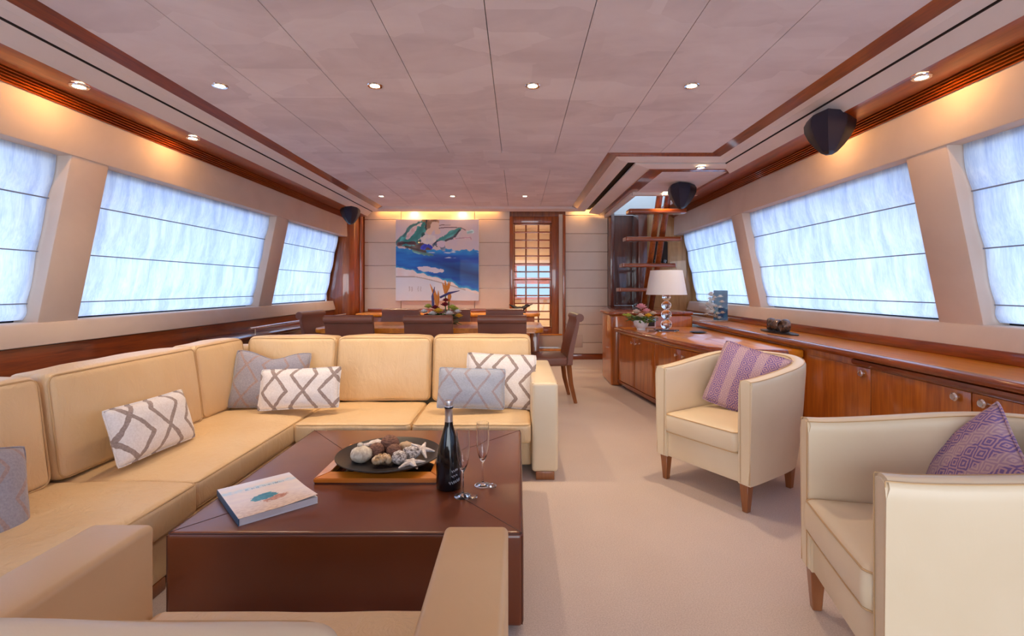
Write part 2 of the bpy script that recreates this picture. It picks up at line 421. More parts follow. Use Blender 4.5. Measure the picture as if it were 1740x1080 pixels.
for side, T in ((-1, LX), (1, RX)):
    bm = new(); box(bm, T(3.2), T(3.95), YB, 8.3, 2.08, 2.20); struct('shade_overhang', bm, M['white_gloss'])  # unseen overhang, added to darken the tops of the blinds

# ceiling: suede boards with fine joints, X joints every 0.51 m
ZC = 2.50
bm = new()
xs = [-2.18, -1.69, -1.178, -.666, -.154, .358, .870, 1.372, 1.88]
def board(x0, x1, y0, y1): box(bm, x0+.0022, x1-.0022, y0+.0022, y1-.0022, ZC, ZC+.02)
for i in range(8): board(xs[i], xs[i+1], YB, 4.72)
box(bm, -2.18, .868, 4.722, 5.42, ZC-.0006, ZC+.02)
for i in range(6): board(xs[i], xs[i+1], 5.42, 7.87)
struct('ceiling', bm, M['ceiling'])
bm = new()
for x0, x1, y0, y1 in ((-3.2, 1.46, YB, 8.3), (1.46, 3.0, YB, 6.14), (2.36, 3.0, 6.14, 8.3), (1.46, 2.36, 8.12, 8.3)): box(bm, x0, x1, y0, y1, 2.53, 2.62)
struct('ceiling_backing', bm, M['slat_gap'])

def ribbon(bm, A, B):
    """strip between two polylines of (x,y,z), given a little thickness upward"""
    for i in range(len(A)-1):
        q = [Vector(A[i]), Vector(A[i+1]), Vector(B[i+1]), Vector(B[i])]
        lo = [bm.verts.new(p) for p in q]; hi = [bm.verts.new(p+Vector((0, 0, .018))) for p in q]
        bm.faces.new(lo); bm.faces.new(hi[::-1])
        for k in range(4): bm.faces.new((lo[k], hi[k], hi[(k+1) % 4], lo[(k+1) % 4]))
def loop(xl, yf, xs_, ys_, xr, z, zs=None):
    return [(xl, YB, z), (xl, yf, z), (xs_, yf, z), (xs_, ys_, zs or z), (xr, ys_, zs or z), (xr, YB, z)]
L0 = loop(-2.18, 7.87, .87, 4.72, 1.88, ZC); L1 = loop(-2.262, 7.885, .957, 4.735, 1.962, 2.468)
L2 = loop(-2.30, 7.96, 1.00, 4.80, 2.0, 2.450); L3 = loop(-2.37, 8.0, 1.094, 4.855, 2.07, 2.440)
bm = new(); ribbon(bm, L0[:2], L1[:2]); ribbon(bm, L0[2:], L1[2:]); struct('trim_9', bm, M['wood_y'])
bm = new(); ribbon(bm, L0[1:3], L1[1:3]); ribbon(bm, L1, L2); ribbon(bm, L2, L3); struct('trim_10', bm, M['suede_trim'])
# groove, its shade put in as a dark lining strip, then the outer rounded cream band
bm = new(); ribbon(bm, loop(-2.36, 7.99, 1.085, 4.85, 2.06, 2.475), loop(-2.42, 8.02, 1.185, 4.93, 2.12, 2.475))
for T in (LX, RX): box(bm, T(2.377), T(2.3845), YB, 7.98 if T is LX else 4.9, 2.4335, 2.478)
struct('trim_11', bm, M['slat_gap'])
bm = new()
def side_band(T):
    prof = [(2.385, 2.434), (2.40, 2.425), (2.425, 2.405), (2.45, 2.38), (2.462, 2.362), (2.465, 2.45), (2.385, 2.46)]
    prism_y(bm, [(T(x), z) for x, z in prof], YB, 8.0 if T is LX else 4.99)
side_band(LX); side_band(RX)
RXo = 2.165
ribbon(bm, [(2.10, 4.885, 2.432), (1.175, 4.885, 2.432), (1.175, 8.12, 2.432)], [(RXo, 4.99, 2.408), (1.345, 4.99, 2.408), (1.345, 8.12, 2.408)])
struct('trim_12', bm, M['suede_trim'])
bm = new()   # timber frame and inner suede panel over the sideboard
ribbon(bm, [(RXo, 4.99, 2.40), (1.345, 4.99, 2.40), (1.345, 8.12, 2.40)], [(RXo, 5.045, 2.392), (1.49, 5.045, 2.392), (1.49, 8.12, 2.392)])
struct('trim_13', bm, M['wood_y'])
bm = new(); box(bm, 1.49, 2.20, 5.045, 6.14, 2.39, 2.41); struct('trim_14', bm, M['ceiling'])
bm = new(); box(bm, 1.44, 2.38, 6.12, 6.19, 2.355, 2.50, .008); box(bm, 1.43, 1.49, 6.19, 8.10, 2.35, 2.44, .006); struct('trim_15', bm, M['suede_trim'])
bm = new()   # hatch shaft up to the deck
for a in ((1.47, 1.50, 6.18, 8.12), (2.30, 2.36, 6.18, 8.12), (1.50, 2.30, 8.06, 8.12)): box(bm, *a, 2.40, 3.0)
box(bm, 1.50, 2.30, 6.16, 6.20, 2.50, 3.0); box(bm, 1.5, 2.3, 7.0, 7.08, 2.62, 2.68)
struct('trim_16', bm, M['white_gloss'])

# far wall: padded panels with fine joints, doorway, stair recess
bm = new()
rows = [2.33, 1.947, 1.563, 1.18, .80, .42, .09]
def wp(x0, x1, z0, z1, y=YF): box(bm, x0+.003, x1-.003, y-.012, y+.03, z0+.003, z1-.003, .004, 1)
for xa, xb in ((-2.56, -1.95), (-1.95, -.72), (-.72, -.135)):
    prev = 2.62
    for z in rows: wp(xa, xb, z, prev); prev = z
zz = [2.62, 2.40] + [2.095-.3027*i for i in range(7)] + [.09]
for a, b in zip(zz, zz[1:]): wp(.79, 1.50, b, a)
struct('wall_back_panels', bm, M['wall_panel'])
bm = new(); box(bm, -3.2, -.12, YF+.02, YF+.1, 0, 2.62); box(bm, .74, 1.52, YF+.02, YF+.1, 0, 2.62); box(bm, -.12, .74, YF+.02, YF+.1, 2.38, 2.62)
box(bm, -3.2, -2.5, YF-.01, YF+.02, 0, 2.62); struct('wall_back', bm, M['wood_z'])
bm = new(); box(bm, .76, 1.50, YF-.03, YF-.008, 0, .085, .003); struct('baseboard_back', bm, M['wood_x'])
bm = new()   # curved timber corner, port side
prism_z(bm, [(-3.05, 7.79), (-2.80, 7.80), (-2.70, 7.83), (-2.64, 7.90), (-2.60, 8.0), (-2.60, 8.15), (-3.05, 8.15)], 0, 2.45, .012)
struct('trim_17', bm, M['wood_z'])
bm = new(); tube(bm, [(-2.585, 8.04, 0), (-2.585, 8.04, 2.44)], .038, 16); struct('trim_18', bm, M['wood_z'])
# doorway: frame, corridor
bm = new(); box(bm, -.135, -.075, YF-.03, YF+.12, .42, 2.38, .006); box(bm, .56, .685, YF-.01, YF+.14, .42, 2.38, .006); box(bm, -.075, .56, YF-.02, YF+.12, 2.27, 2.38, .005)
box(bm, -.075, .56, YF-.02, YF+.12, .42, .52, .005); struct('door_1', bm, M['wood_z'])
bm = new(); box(bm, .745, .79, YF-.06, YF+.06, 0, 2.40, .008); struct('trim_19', bm, M['wood_z'])
bm = new(); box(bm, .685, .745, YF+.0, YF+.10, .0, 2.42); box(bm, -.5, -.42, YF+.1, 10.1, 0, 2.6); box(bm, 1.0, 1.08, YF+.1, 10.1, 0, 2.6); box(bm, -.5, 1.08, 10.1, 10.2, 0, 2.6); struct('wall_corridor', bm, M['wall_panel'])
bm = new(); box(bm, -.5, 1.08, YF+.1, 10.2, 2.40, 2.48); struct('ceiling_corridor', bm, M['suede_trim'])
bm = new(); box(bm, -.5, 1.08, YF-.02, 10.2, .20, .415, .01); box(bm, -.1, .74, YF-.30, YF-.02, 0, .20, .01); struct('floor_steps', bm, M['suede_wall'])
bm = new(); box(bm, -.1, .74, YF-.03, YF+.02, .40, .425, .006); box(bm, -.1, .74, YF-.31, YF-.27, .18, .205, .006); struct('trim_40', bm, M['wood_gold'])
bm = new(); box(bm, -.02, .66, 10.06, 10.095, 1.0, 1.64, .004); struct('window_9', bm, M['reflection_glow'])  # glowing panel stands in for bright windows mirrored in the lattice screen
bm = new(); box(bm, -.07, .71, 10.03, 10.07, .95, 1.0); box(bm, -.07, .71, 10.03, 10.07, 1.64, 1.69); box(bm, -.07, -.02, 10.03, 10.07, 1.0, 1.64); box(bm, .66, .71, 10.03, 10.07, 1.0, 1.64); box(bm, -.02, .66, 10.03, 10.06, 1.27, 1.40); struct('trim_41', bm, M['wood_x'])
t = thing('lattice_screen', 'tall glazed screen with a grid of reddish timber bars in the doorway', 'screen', (0, YF+.05, .52))
for x in (-.06, .135, .345, .545):
    bm = new(); box(bm, x-.013, x+.013, -.02, .02, 0, 1.75, .003); obj('upright_bar', bm, M['wood_z'], t)
for i in range(14):
    z = .012 + i*(1.726/13)
    bm = new(); box(bm, -.07, .555, -.024, .016, z-.011, z+.011, .003); obj('crossbar', bm, M['wood_x'], t)
bm = new(); box(bm, -.06, .545, .001, .005, .02, 1.73); obj('glass_pane', bm, M['pane'], t)

# stair recess on the starboard side
bm = new(); box(bm, 1.50, 1.56, 7.9, 8.3, .9, 2.40, .006); box(bm, 1.56, 2.06, 8.14, 8.3, .9, 2.40); struct('wall_stairwell', bm, M['wood_dark'])
bm = new(); box(bm, 1.90, 2.04, 7.70, 8.14, .9, 2.40, .008); struct('trim_42', bm, M['wood_dark'])
bm = new(); prism_z(bm, [(2.045, 7.78), (2.62, 7.60), (2.9, 7.60), (2.9, 8.2), (2.045, 8.2)], .80, 2.40, .006); struct('trim_43', bm, M['wood_light'])
bm = new(); prism_y(bm, [(1.62, 1.62), (1.80, 1.15), (1.88, 1.15), (1.88, 2.05), (1.58, 2.22)], 8.10, 8.135); 
bm.free()

# aft end behind the camera: unseen wall, its opening made up to let the aft fill through
bm = new(); box(bm, -3.2, -2.2, YB-.1, YB, 0, 2.62); box(bm, 2.0, 3.0, YB-.1, YB, 0, 2.62); box(bm, -2.2, 2.0, YB-.1, YB, 2.25, 2.62); struct('wall_front', bm, M['wood_z'])

# ------------------------------------------------------------------ downlights
def downlight(name_label, loc, power, spot=110, lit=True, color=(1, .76, .50), blend=.9, size=.03):
    t = thing('ceiling_downlight', name_label, 'downlight', loc, 0, 'recessed ceiling downlights')
    bm = new(); lathe(bm, [(.030, .004), (.031, -.004), (.045, -.006), (.049, -.002), (.049, .006)], 28); obj('bezel', bm, M['chrome'], t)
    bm = new(); lathe(bm, [(0, -.0005), (.031, -.0005), (.031, .004), (0, .004)], 24); obj('lens', bm, M['bulb'], t)
    d = bpy.data.lights.new('downlight_lamp', 'SPOT'); d.energy = power; d.color = color; d.spot_size = math.radians(spot); d.spot_blend = blend; d.shadow_soft_size = size
    o = bpy.data.objects.new('downlight_lamp', d); COL.objects.link(o); o.location = (loc[0], loc[1], loc[2]-.012)
for i, (x, s) in enumerate(((-1.92, 'leftmost'), (-.921, 'second from left'), (.095, 'third from left'), (1.12, 'rightmost'))):
    downlight('round white ceiling downlight, %s of the near row of four' % s, (x, 3.146, ZC-.001), 52)
for x, s in ((-1.945, 'left'), (-.931, 'middle'), (.10, 'right')):
    downlight('small ceiling downlight over the dining table, %s one of three' % s, (x, 6.96, ZC-.001), 62)
sof = 2.352
def amber(label, loc):
    downlight(label, loc, 5, 178, color=(1, .50, .16), blend=.12, size=.008)
amber('amber downlight in the left timber soffit, nearest one', (-2.515, 2.80, sof))
amber('amber downlight in the left timber soffit, second one', (-2.515, 3.78, sof))
amber('amber downlight in the right timber soffit at upper right', (2.215, 2.68, sof))
amber('amber downlight in the right timber soffit hidden behind the big speaker', (2.215, 3.66, sof))
downlight('downlight in the suede strip above the sideboard', (1.85, 4.94, 2.409), 26)
downlight('downlight on the hatch edge at the top of the stairs', (1.84, 6.10, 2.389), 26)
downlight('downlight in the corridor ceiling behind the lattice screen', (.25, 8.7, 2.399), 230, 160, color=(1, .70, .38))
area('cove_strip_lamp', (-1.335, 8.085, 2.51), (0, 0, 0), 2.0, .03, 6, (1, .42, .10))
area('cove_strip_lamp_right', (1.15, 8.085, 2.51), (0, 0, 0), .5, .03, 2.0, (1, .50, .16))
for x in (-1.72, -.92):
    d = bpy.data.lights.new('cove_lamp', 'SPOT'); d.energy = 6; d.color = (1, .60, .26); d.spot_size = math.radians(150); d.spot_blend = .8; d.shadow_soft_size = .04
    o = bpy.data.objects.new('cove_lamp', d); COL.objects.link(o); o.location = (x, 8.08, 2.49)
for x, s in ((-1.72, 'left'), (-.92, 'right')):
    t = thing('cove_spotlight', 'small warm spotlight hidden in the cove above the painting, %s one' % s, 'downlight', (x, 8.08, 2.51)); bm = new(); lathe(bm, [(0, 0), (.025, 0), (.03, .02), (0, .02)], 16); obj('lamp_body', bm, M['bulb'], t)

# ------------------------------------------------------------------ speakers
def speaker(label, loc, rotz, s=1.0, first=[None]):
    t = thing('wall_speaker', label, 'speaker', loc, rotz, 'black wedge speakers hung under the ceiling')
    # rounded triangular wedge: wide top, pointed chin, front ridge
    bm = new(); rings = []
    prof = [(.130, .55), (.146, .74), (.138, .88), (.10, 1.0), (.045, .98), (-.03, .80), (-.10, .55), (-.155, .30), (-.178, .12)]
    def rad(a, k):
        ph = (a+PI/2) % (2*PI/3); tri = .5/math.cos(ph-PI/3)
        return .225*k*(.62*tri + .38*.72)
    for z, k in prof:
        ring = []
        for j in range(24):
            a = -PI/2 + 2*PI*j/24
            r = rad(a, k)
            ring.append(bm.verts.new((r*math.cos(a)*1.05*s, r*math.sin(a)*s, z*s)))
        rings.append(ring)
    for A, B in zip(rings, rings[1:]):
        for j in range(24): bm.faces.new((A[j], A[(j+1) % 24], B[(j+1) % 24], B[j]))
    bm.faces.new(rings[0]); bm.faces.new(rings[-1][::-1]); obj('cabinet', bm, M['black'], t, sharp=50)
    bm = new(); rings = []
    for z, k in prof[2:8]:
        ring = []
        for j in range(9):
            a = -PI/2 + (j-4)*2*PI/24
            r = rad(a, k) + .004
            ring.append(bm.verts.new((r*math.cos(a)*1.05*s, r*math.sin(a)*s, z*s)))
        rings.append(ring)
    for A, B in zip(rings, rings[1:]):
        for j in range(8): bm.faces.new((A[j], A[j+1], B[j+1], B[j]))
    obj('grille', bm, M['black_grille'], t)
    bm = new(); box(bm, -.03*s, .03*s, -.03*s, .05*s, .12*s, .16*s, .006); obj('bracket', bm, M['black'], t)
    bm = new(); box(bm, -.075*s, -.03*s, -.118*s, -.112*s, .088*s, .098*s, .001); obj('badge', bm, M['foil'], t)
speaker('large black wedge speaker under the right soffit, nearest one', (2.14, 3.36, 2.265), -.60, .86)
speaker('black wedge speaker in front of the stair top', (1.87, 5.60, 2.255), -.45, .88)
speaker('black wedge speaker in the far left corner above the blinds', (-2.31, 6.75, 2.20), .4, .74)

# ------------------------------------------------------------------ painting
def colour_grid(bm, nx, nz, W, H, fn, y=0, flat=False):
    lay = bm.verts.layers.float_color.new('Col'); g = []
    for j in range(nz+1):
        row = []
        for i in range(nx+1):
            u, v = i/nx, j/nz
            vt = bm.verts.new((W*(u-.5), H*(v-.5), 0) if flat else (W*(u-.5), y, H*(v-.5)))
            c = fn(u, v); vt[lay] = (*c, 1); row.append(vt)
        g.append(row)
    for j in range(nz):
        for i in range(nx): bm.faces.new((g[j][i], g[j][i+1], g[j+1][i+1], g[j+1][i]))
def N(x, y, z=0): return mnoise.noise(Vector((x, y, z)))
def fbm(x, y, z=0): return N(x, y, z)+.5*N(2*x, 2*y, z+3)+.25*N(4*x, 4*y, z+7)
def lerp(a, b, t): t = max(0, min(1, t)); return tuple(p+(q-p)*t for p, q in zip(a, b))
def seg_d(u, v, pts):
    best = 9
    for (a, b), (c, d) in zip(pts, pts[1:]):
        t = max(0, min(1, ((u-a)*(c-a)+(v-b)*(d-b))/max(1e-9, (c-a)**2+(d-b)**2))); best = min(best, math.hypot(u-a-t*(c-a), v-b-t*(d-b)))
    return best
def paint(u, v):
    n = fbm(u*4, v*4); n2 = fbm(u*11, v*11, 5)
    sky = lerp((.66, .60, .68), (.74, .62, .62), .5+n); c = sky
    top = .66 - .03*math.sin(u*5) - .10*max(0, u-.45)*1.5 + .03*n2         # upper sea edge
    low = .40 - .06*math.sin(u*3) - .42*max(0, u-.32)**1.1 + .045*n + .02*n2  # lower sea edge
    if v < top:
        k = fbm(u*2.2+v*2, v*9, 2)
        c = lerp((.003, .07, .50), (.01, .24, .75), .5+.9*k)
        dk = max(0, 1-abs((v-.47+.30*(u-.45)))/.16)*max(0, min(1, (u-.3)*2.5)); c = lerp(c, (.003, .02, .16), dk*.9)
        if v > top-.06: c = lerp(c, (.04, .42, .80), (v-top+.06)/.06*.7)
        st = fbm(u*5-v*3, v*26, 8)
        if st > .52 and .3 < u and v > top-.16: c = lerp(c, (.62, .78, .92), (st-.52)*5)
    if v < low+.035: c = lerp(c, (.05, .45, .74), (low+.035-v)/.035)
    if v < low: c = lerp((.80, .78, .82), (.78, .70, .72), .5+n2)
    bank = .295 - .30*max(0, u-.22)**1.25
    if v < bank: c = lerp((.64, .70, .82), (.70, .74, .84), .5+n)
    if abs(v-bank) < .006 and u < .84: c = lerp(c, (.30, .24, .24), .75)
    # foam in mid left
    if (u-.42)**2/.022+(v-.385+.12*(u-.4))**2/.0012 < 1+.9*n2: c = lerp(c, (.80, .78, .88), .9)
    # rocks and leaf-like green swirls in the upper part
    rock = [(.05, .72), (.22, .69), (.40, .66)]
    if seg_d(u, v, rock) < .045+.03*n2: c = lerp((.09, .04, .05), (.20, .16, .14), .5+n2)
    for pts, wd, cc in (([(.0, .71), (.10, .80), (.17, .91), (.28, .96)], .018, (.05, .16, .17)), ([(.12, .72), (.24, .78), (.31, .88), (.36, .97)], .055, (.03, .22, .22)),
                        ([(.36, .99), (.41, .90), (.46, .98)], .045, (.26, .15, .09)), ([(.52, .74), (.62, .80), (.76, .87)], .035, (.05, .28, .27)), ([(.60, .74), (.70, .78), (.77, .87)], .013, (.05, .06, .08)),
                        ([(.22, .62), (.34, .58), (.44, .565)], .02, (.10, .26, .24)), ([(.46, .69), (.52, .72), (.56, .66)], .035, (.12, .16, .24)), ([(.33, .655), (.38, .69), (.42, .66)], .03, (.02, .04, .55)),
                        ([(.50, .89), (.62, .905), (.78, .90), (.84, .87)], .005, (.10, .05, .06)), ([(.50, .92), (.56, .935), (.66, .93)], .004, (.16, .10, .10)), ([(.70, .765), (.90, .78), (.91, .755)], .006, (.42, .26, .30)),
                        ([(.87, .84), (.92, .85)], .016, (.30, .52, .52)), ([(.37, .99), (.36, .90), (.39, .83)], .010, (.015, .04, .05)), ([(.27, .72), (.32, .76), (.33, .82)], .022, (.012, .09, .10)), ([(.04, .70), (.12, .715), (.22, .71)], .018, (.05, .02, .03)),
                        ([(.50, .73), (.46, .70), (.50, .665)], .012, (.03, .04, .08)), ([(.12, .665), (.24, .635), (.36, .60)], .014, (.06, .05, .05))):
        d = seg_d(u, v, pts)
        if d < wd*(1+.9*n2): c = lerp(cc, tuple(min(1, q*2.4+.05) for q in cc), max(0, .35+n2*.9)*d/wd)
    if seg_d(u, v, [(.14, .76), (.20, .84), (.23, .90)]) < .022*(1+n2): c = lerp((.72, .58, .62), (.62, .36, .40), max(0, n2*2))
    if seg_d(u, v, [(.40, .84), (.47, .94), (.50, .86)]) < .032*(1+n2): c = (.80, .62, .50)
    if (u-.39)**2/.010+(v-.755)**2/.0035 < 1+.8*n2: c = lerp((.66, .66, .74), (.88, .80, .70), .5+n2)
    if (u-.54)**2/.003+(v-.70)**2/.002 < 1+.8*n2: c = (.72, .62, .74)
    # three small grey brush marks on the sand
    for cu in (.165, .195, .27, .30):
        if abs(u-cu-.01*N(v*60, cu*9)) < .006 and .115 < v < .175 and N(u*60, v*60, 3) > -.25: c = lerp(c, (.40, .40, .48), .8)
    return c
t = thing('abstract_painting', 'large square abstract seascape canvas with blue sweep on the far wall', 'painting', (-1.335, YF-.05, 1.652))
bm = new(); box(bm, -.69, .69, -.018, .034, -.675, .675, .004); obj('canvas_edge', bm, M['white_china'], t)
bm = new(); colour_grid(bm, 190, 190, 1.372, 1.342, paint, -.0195); obj('canvas_face', bm, M['painted'], t)

# ------------------------------------------------------------------ sectional sofa
sofa = thing('sectional_sofa', 'L-shaped cream leather sofa along the left wall and across the room', 'sofa', (-1.0, 3.5, 0))
sofa_o = Vector(sofa.location)
def part(name, bm, mat, par=sofa, **kw):
    o = obj(name, bm, mat, par, **kw)
    if par is sofa: o.location = -sofa_o
    return o
# bases
bm = new(); softbox(bm, (-1.155, 3.58, .135), (1.245, .42, .087), .018, n=4); part('base', bm, M['cream_leather'])
bm = new(); softbox(bm, (-1.90, 1.63, .135), (.50, 1.52, .087), .018, n=4); part('base', bm, M['cream_leather'])
bm = new(); softbox(bm, (-1.155, 3.935, .40), (1.24, .075, .34), .03, n=5); part('back_frame', bm, M['cream_leather'])
bm = new(); softbox(bm, (-2.33, 1.97, .40), (.075, 1.96, .34), .03, n=5); part('back_frame', bm, M['cream_leather'])
bm = new(); softbox(bm, (.17, 3.53, .326), (.082, .485, .279), .022, (.004, 0, .004), n=7); part('arm', bm, M['smooth_leather'])
bm = new(); 
for yy in (3.047,): tube(bm, [(.09, yy+.012, .597), (.25, yy+.012, .597)], .003, 6)
part('arm_piping', bm, M['seam_leather'])
for (x, y) in ((.17, 3.09), (.17, 3.92), (-1.3, 3.22), (-1.46, .35), (-1.46, 1.9)):
    bm = new(); box(bm, x-.058, x+.058, y-.045, y+.045, 0, .052, .004); part('leg', bm, M['wood_leg'])
def seat(cx, cy, hx, hy, z0=.226, z1=.352, seed=0, puff=.018):
    bm = new(); softbox(bm, (0, 0, 0), (hx-.003, hy-.003, (z1-z0)/2), .028, (.004, .006, puff), n=16, wob=.006, seed=seed)
    o = part('seat_cushion', bm, M['cream_leather']); o.location = Vector((cx, cy, (z0+z1)/2))-sofa_o
    bm = new(); r = rrect(hx-.009, hy-.009, .03, 4); zt = (z1-z0)/2-.010
    tube(bm, [(x, y, zt) for x, y in r], .0042, 6, True); tube(bm, [(x, y, -zt) for x, y in r], .004, 6, True); obj('piping', bm, M['seam_leather'], o)
seat(-1.035, 3.33, .367, .30, seed=1); seat(-.29, 3.33, .375, .30, seed=2)
seat(-1.74, 2.86, .345, .745, seed=3, z1=.356, puff=.022); seat(-1.735, 1.60, .36, .515, seed=4, z1=.366, puff=.022); seat(-1.735, .58, .36, .50, seed=5, z1=.36)
def backc(cx, cy, half_w, h0, h1, depth, rotz, lean, seed):
    """back cushion; local -y is its front"""
    hz = (h1-h0)/2
    bm = new(); softbox(bm, (0, 0, 0), (half_w-.003, depth/2, hz), .036, (.005, .030, .010), n=14, wob=.008, seed=seed, shear=lean)
    o = part('back_cushion', bm, M['cream_leather']); o.location = Vector((cx, cy, (h0+h1)/2))-sofa_o; o.rotation_euler = (0, 0, rotz)
    bm = new(); r = rrect(half_w-.012, hz-.010, .04, 4)
    for s in (-1, 1): tube(bm, [(x, s*(depth/2-.008)+lean*(z+hz), z) for x, z in r], .0045, 6, True)
    obj('piping', bm, M['seam_leather'], o)
bz0, bz1 = .365, .828
backc(-1.69, 3.68, .335, bz0, bz1, .17, 0, .13, 11); backc(-.995, 3.67, .352, bz0, bz1+.004, .18, 0, .13, 12); backc(-.27, 3.67, .367, bz0, bz1+.008, .18, 0, .13, 13)
backc(-2.055, 3.34, .275, bz0, bz1, .17, PI/2, .13, 14); backc(-2.045, 2.565, .485, bz0, bz1, .19, PI/2, .13, 15); backc(-2.045, 1.575, .485, bz0, bz1, .19, PI/2, .13, 16); backc(-2.045, .60, .47, bz0, bz1, .19, PI/2, .13, 17)

# foreground loveseat seen from behind
love = thing('leather_loveseat', 'wide cream leather armchair in the foreground seen from behind with back to camera', 'armchair', (-.55, .8, 0))
lo = Vector(love.location)
def lp(name, bm, mat=None): o = obj(name, bm, mat or M['cream_leather'], love); o.location = -lo; return o
bm = new(); softbox(bm, (-.103, .80, .33), (.079, .425, .275), .015, (.002, .002, .004), n=8); a1 = lp('arm', bm, M['arm_leather'])
bm = new(); tube(bm, [(-.038, 1.20, .598), (-.038, .42, .598)], .0028, 6); lp('arm_stitching', bm, M['seam_leather'])
bm = new(); softbox(bm, (-.995, .81, .33), (.079, .425, .275), .015, (.002, .002, .004), n=8); lp('arm', bm, M['arm_leather'])
bm = new(); tube(bm, [(-.926, 1.215, .594), (-.921, 1.22, .10)], .003, 6); tube(bm, [(-.926, 1.215, .597), (-.926, .42, .597)], .003, 6); lp('arm_stitching', bm, M['seam_leather'])
bm = new(); softbox(bm, (-.55, .80, .17), (.365, .40, .11), .02, n=4); lp('base', bm)
bm = new(); softbox(bm, (-.55, .935, .335), (.362, .305, .055), .028, (0, .004, .014), n=12, wob=.005, seed=7); sc_ = lp('seat_cushion', bm)
bm = new(); tube(bm, [(x-.55, y+.935, .378) for x, y in rrect(.352, .295, .03, 4)], .004, 6, True); obj('piping', bm, M['seam_leather'], sc_)
bm = new(); softbox(bm, (-.55, .40, .42), (.50, .07, .34), .03, n=5); lp('back_frame', bm)
bm = new(); softbox(bm, (-.555, .53, .585), (.345, .08, .215), .035, (0, .015, .006), n=12, wob=.006, seed=9); bc = lp('back_cushion', bm, M['smooth_leather'])
bm = new(); tube(bm, [(x-.555, .598, z+.585) for x, z in rrect(.335, .203, .04, 4)], .004, 6, True); obj('piping', bm, M['seam_leather'], bc)
for x, y in ((-.103, 1.16), (-.995, 1.16), (-.103, .45), (-.995, .45)):
    bm = new(); box(bm, x-.05, x+.05, y-.04, y+.04, 0, .056, .004); lp('leg', bm, M['wood_leg'])

# ------------------------------------------------------------------ coffee table
tb = thing('coffee_table', 'low square brown leather coffee table in front of the sofa', 'table', (-.597, 2.29, 0))
bm = new(); softbox(bm, (0, 0, .1925), (.617, .612, .1625), .018, n=5); obj('body', bm, M['brown_leather'], tb)
bm = new(); box(bm, -.56, .56, -.555, .555, 0, .032); obj('plinth', bm, M['slat_gap'], tb)
bm = new()
for sx in (-1, 1):
    for sy in (-1, 1): tube(bm, [(sx*.608, sy*.603, .3548), (sx*.30, sy*.24, .3553)], .0016, 6)
tube(bm, [(x, y, .3505) for x, y in rrect(.611, .606, .01, 3)], .0022, 6, True)
for sx in (-1, 1):
    for sy in (-1, 1): tube(bm, [(sx*.612, sy*.607, .345), (sx*.612, sy*.607, .04)], .002, 6)
obj('stitched_seam', bm, M['brown_seam'], tb)
ZT = .3555
# wooden tray, plate
tr = thing('serving_tray', 'square orange-brown lacquered wood tray on the coffee table under the black plate', 'tray', (-.605, 2.335, ZT))
W_, D_ = .275, .235
for k, (pts) in enumerate((((-W_, -D_), (W_, -D_), (W_-.055, -D_+.055), (-W_+.055, -D_+.055)), ((W_, -D_), (W_, D_), (W_-.055, D_-.055), (W_-.055, -D_+.055)),
                           ((W_, D_), (-W_, D_), (-W_+.055, D_-.055), (W_-.055, D_-.055)), ((-W_, D_), (-W_, -D_), (-W_+.055, -D_+.055), (-W_+.055, D_-.055)))):
    bm = new(); b = [bm.verts.new((x, y, .004)) for x, y in pts]; o1, o2, i2, i1 = pts
    tp = [bm.verts.new((x, y, z)) for (x, y), z in ((o1, .022), (o2, .022), (i2, .034), (i1, .034))]
    bm.faces.new(b[::-1]); bm.faces.new(tp)
    for i in range(4): bm.faces.new((b[i], b[(i+1) % 4], tp[(i+1) % 4], tp[i]))
    bmesh.ops.bevel(bm, geom=list(bm.edges), offset=.003, segments=2, affect='EDGES'); obj('rim', bm, M['wood_tray'], tr)
bm = new(); box(bm, -W_+.05, W_-.05, -D_+.05, D_-.05, .002, .010); obj('dark_inset', bm, plain('tray_inset', (.03, .012, .008), .08, 0, 1), tr)
bm = new(); box(bm, -W_+.004, W_-.004, -D_+.004, D_-.004, 0, .004); obj('underside', bm, M['wood_dark'], tr)
ZP = ZT+.0345
pl = obj('shallow_plate', (lambda b: (lathe(b, [(0, .004), (.12, .004), (.19, .014), (.2375, .032), (.2415, .034), (.2425, .030), (.20, .008), (.14, 0), (0, 0)], 56), b)[1])(new()), M['black_plate'], None, loc=(-.605, 2.30, ZP)); tag(pl, 'wide black ribbed plate of shells on the wooden tray', 'plate')
# shells and dried balls
def on_plate(name, bm, mat, x, y, z, label, cat='ornament', grp='shells and dried balls in the black plate', rot=(0, 0, 0)):
    o = obj(name, bm, mat, None, loc=(-.605+x, 2.30+y, ZP+.004+z)); o.rotation_euler = rot; return tag(o, label, cat, grp)
def mottled(name, c1, c2, sc, stretch=(1, 1, 1), bump=.6):
    m = NT(name); v = m.coord('Object', stretch); f = m.noise(v, sc, 4, .6, .4); m.base(m.ramp(f, [(.38, c1), (.62, c2)])); m.set(Roughness=.7); m.bump(f, bump, .004); return m.m
shell_w = mottled('shell_ivory', (.52, .44, .34), (.78, .72, .60), 40); twine = mottled('woven_brown', (.10, .04, .025), (.30, .14, .09), 60, (1, 1, 4)); coral = mottled('coral_white', (.60, .50, .44), (.86, .80, .76), 50); spot = mottled('spotted_shell', (.10, .07, .06), (.84, .78, .74), 95); tan = mottled('tan_shell', (.42, .26, .12), (.72, .55, .38), 30)
bm = new(); ball(bm, (0, 0, .036), .05, 1, 1, .74, 3, .06); ball(bm, (-.008, .01, .076), .014, 1, 1, .8, 2); on_plate('round_shell', bm, shell_w, -.118, -.045, 0, 'round ivory shell at the left front of the black plate', 'shell')
bm = new()
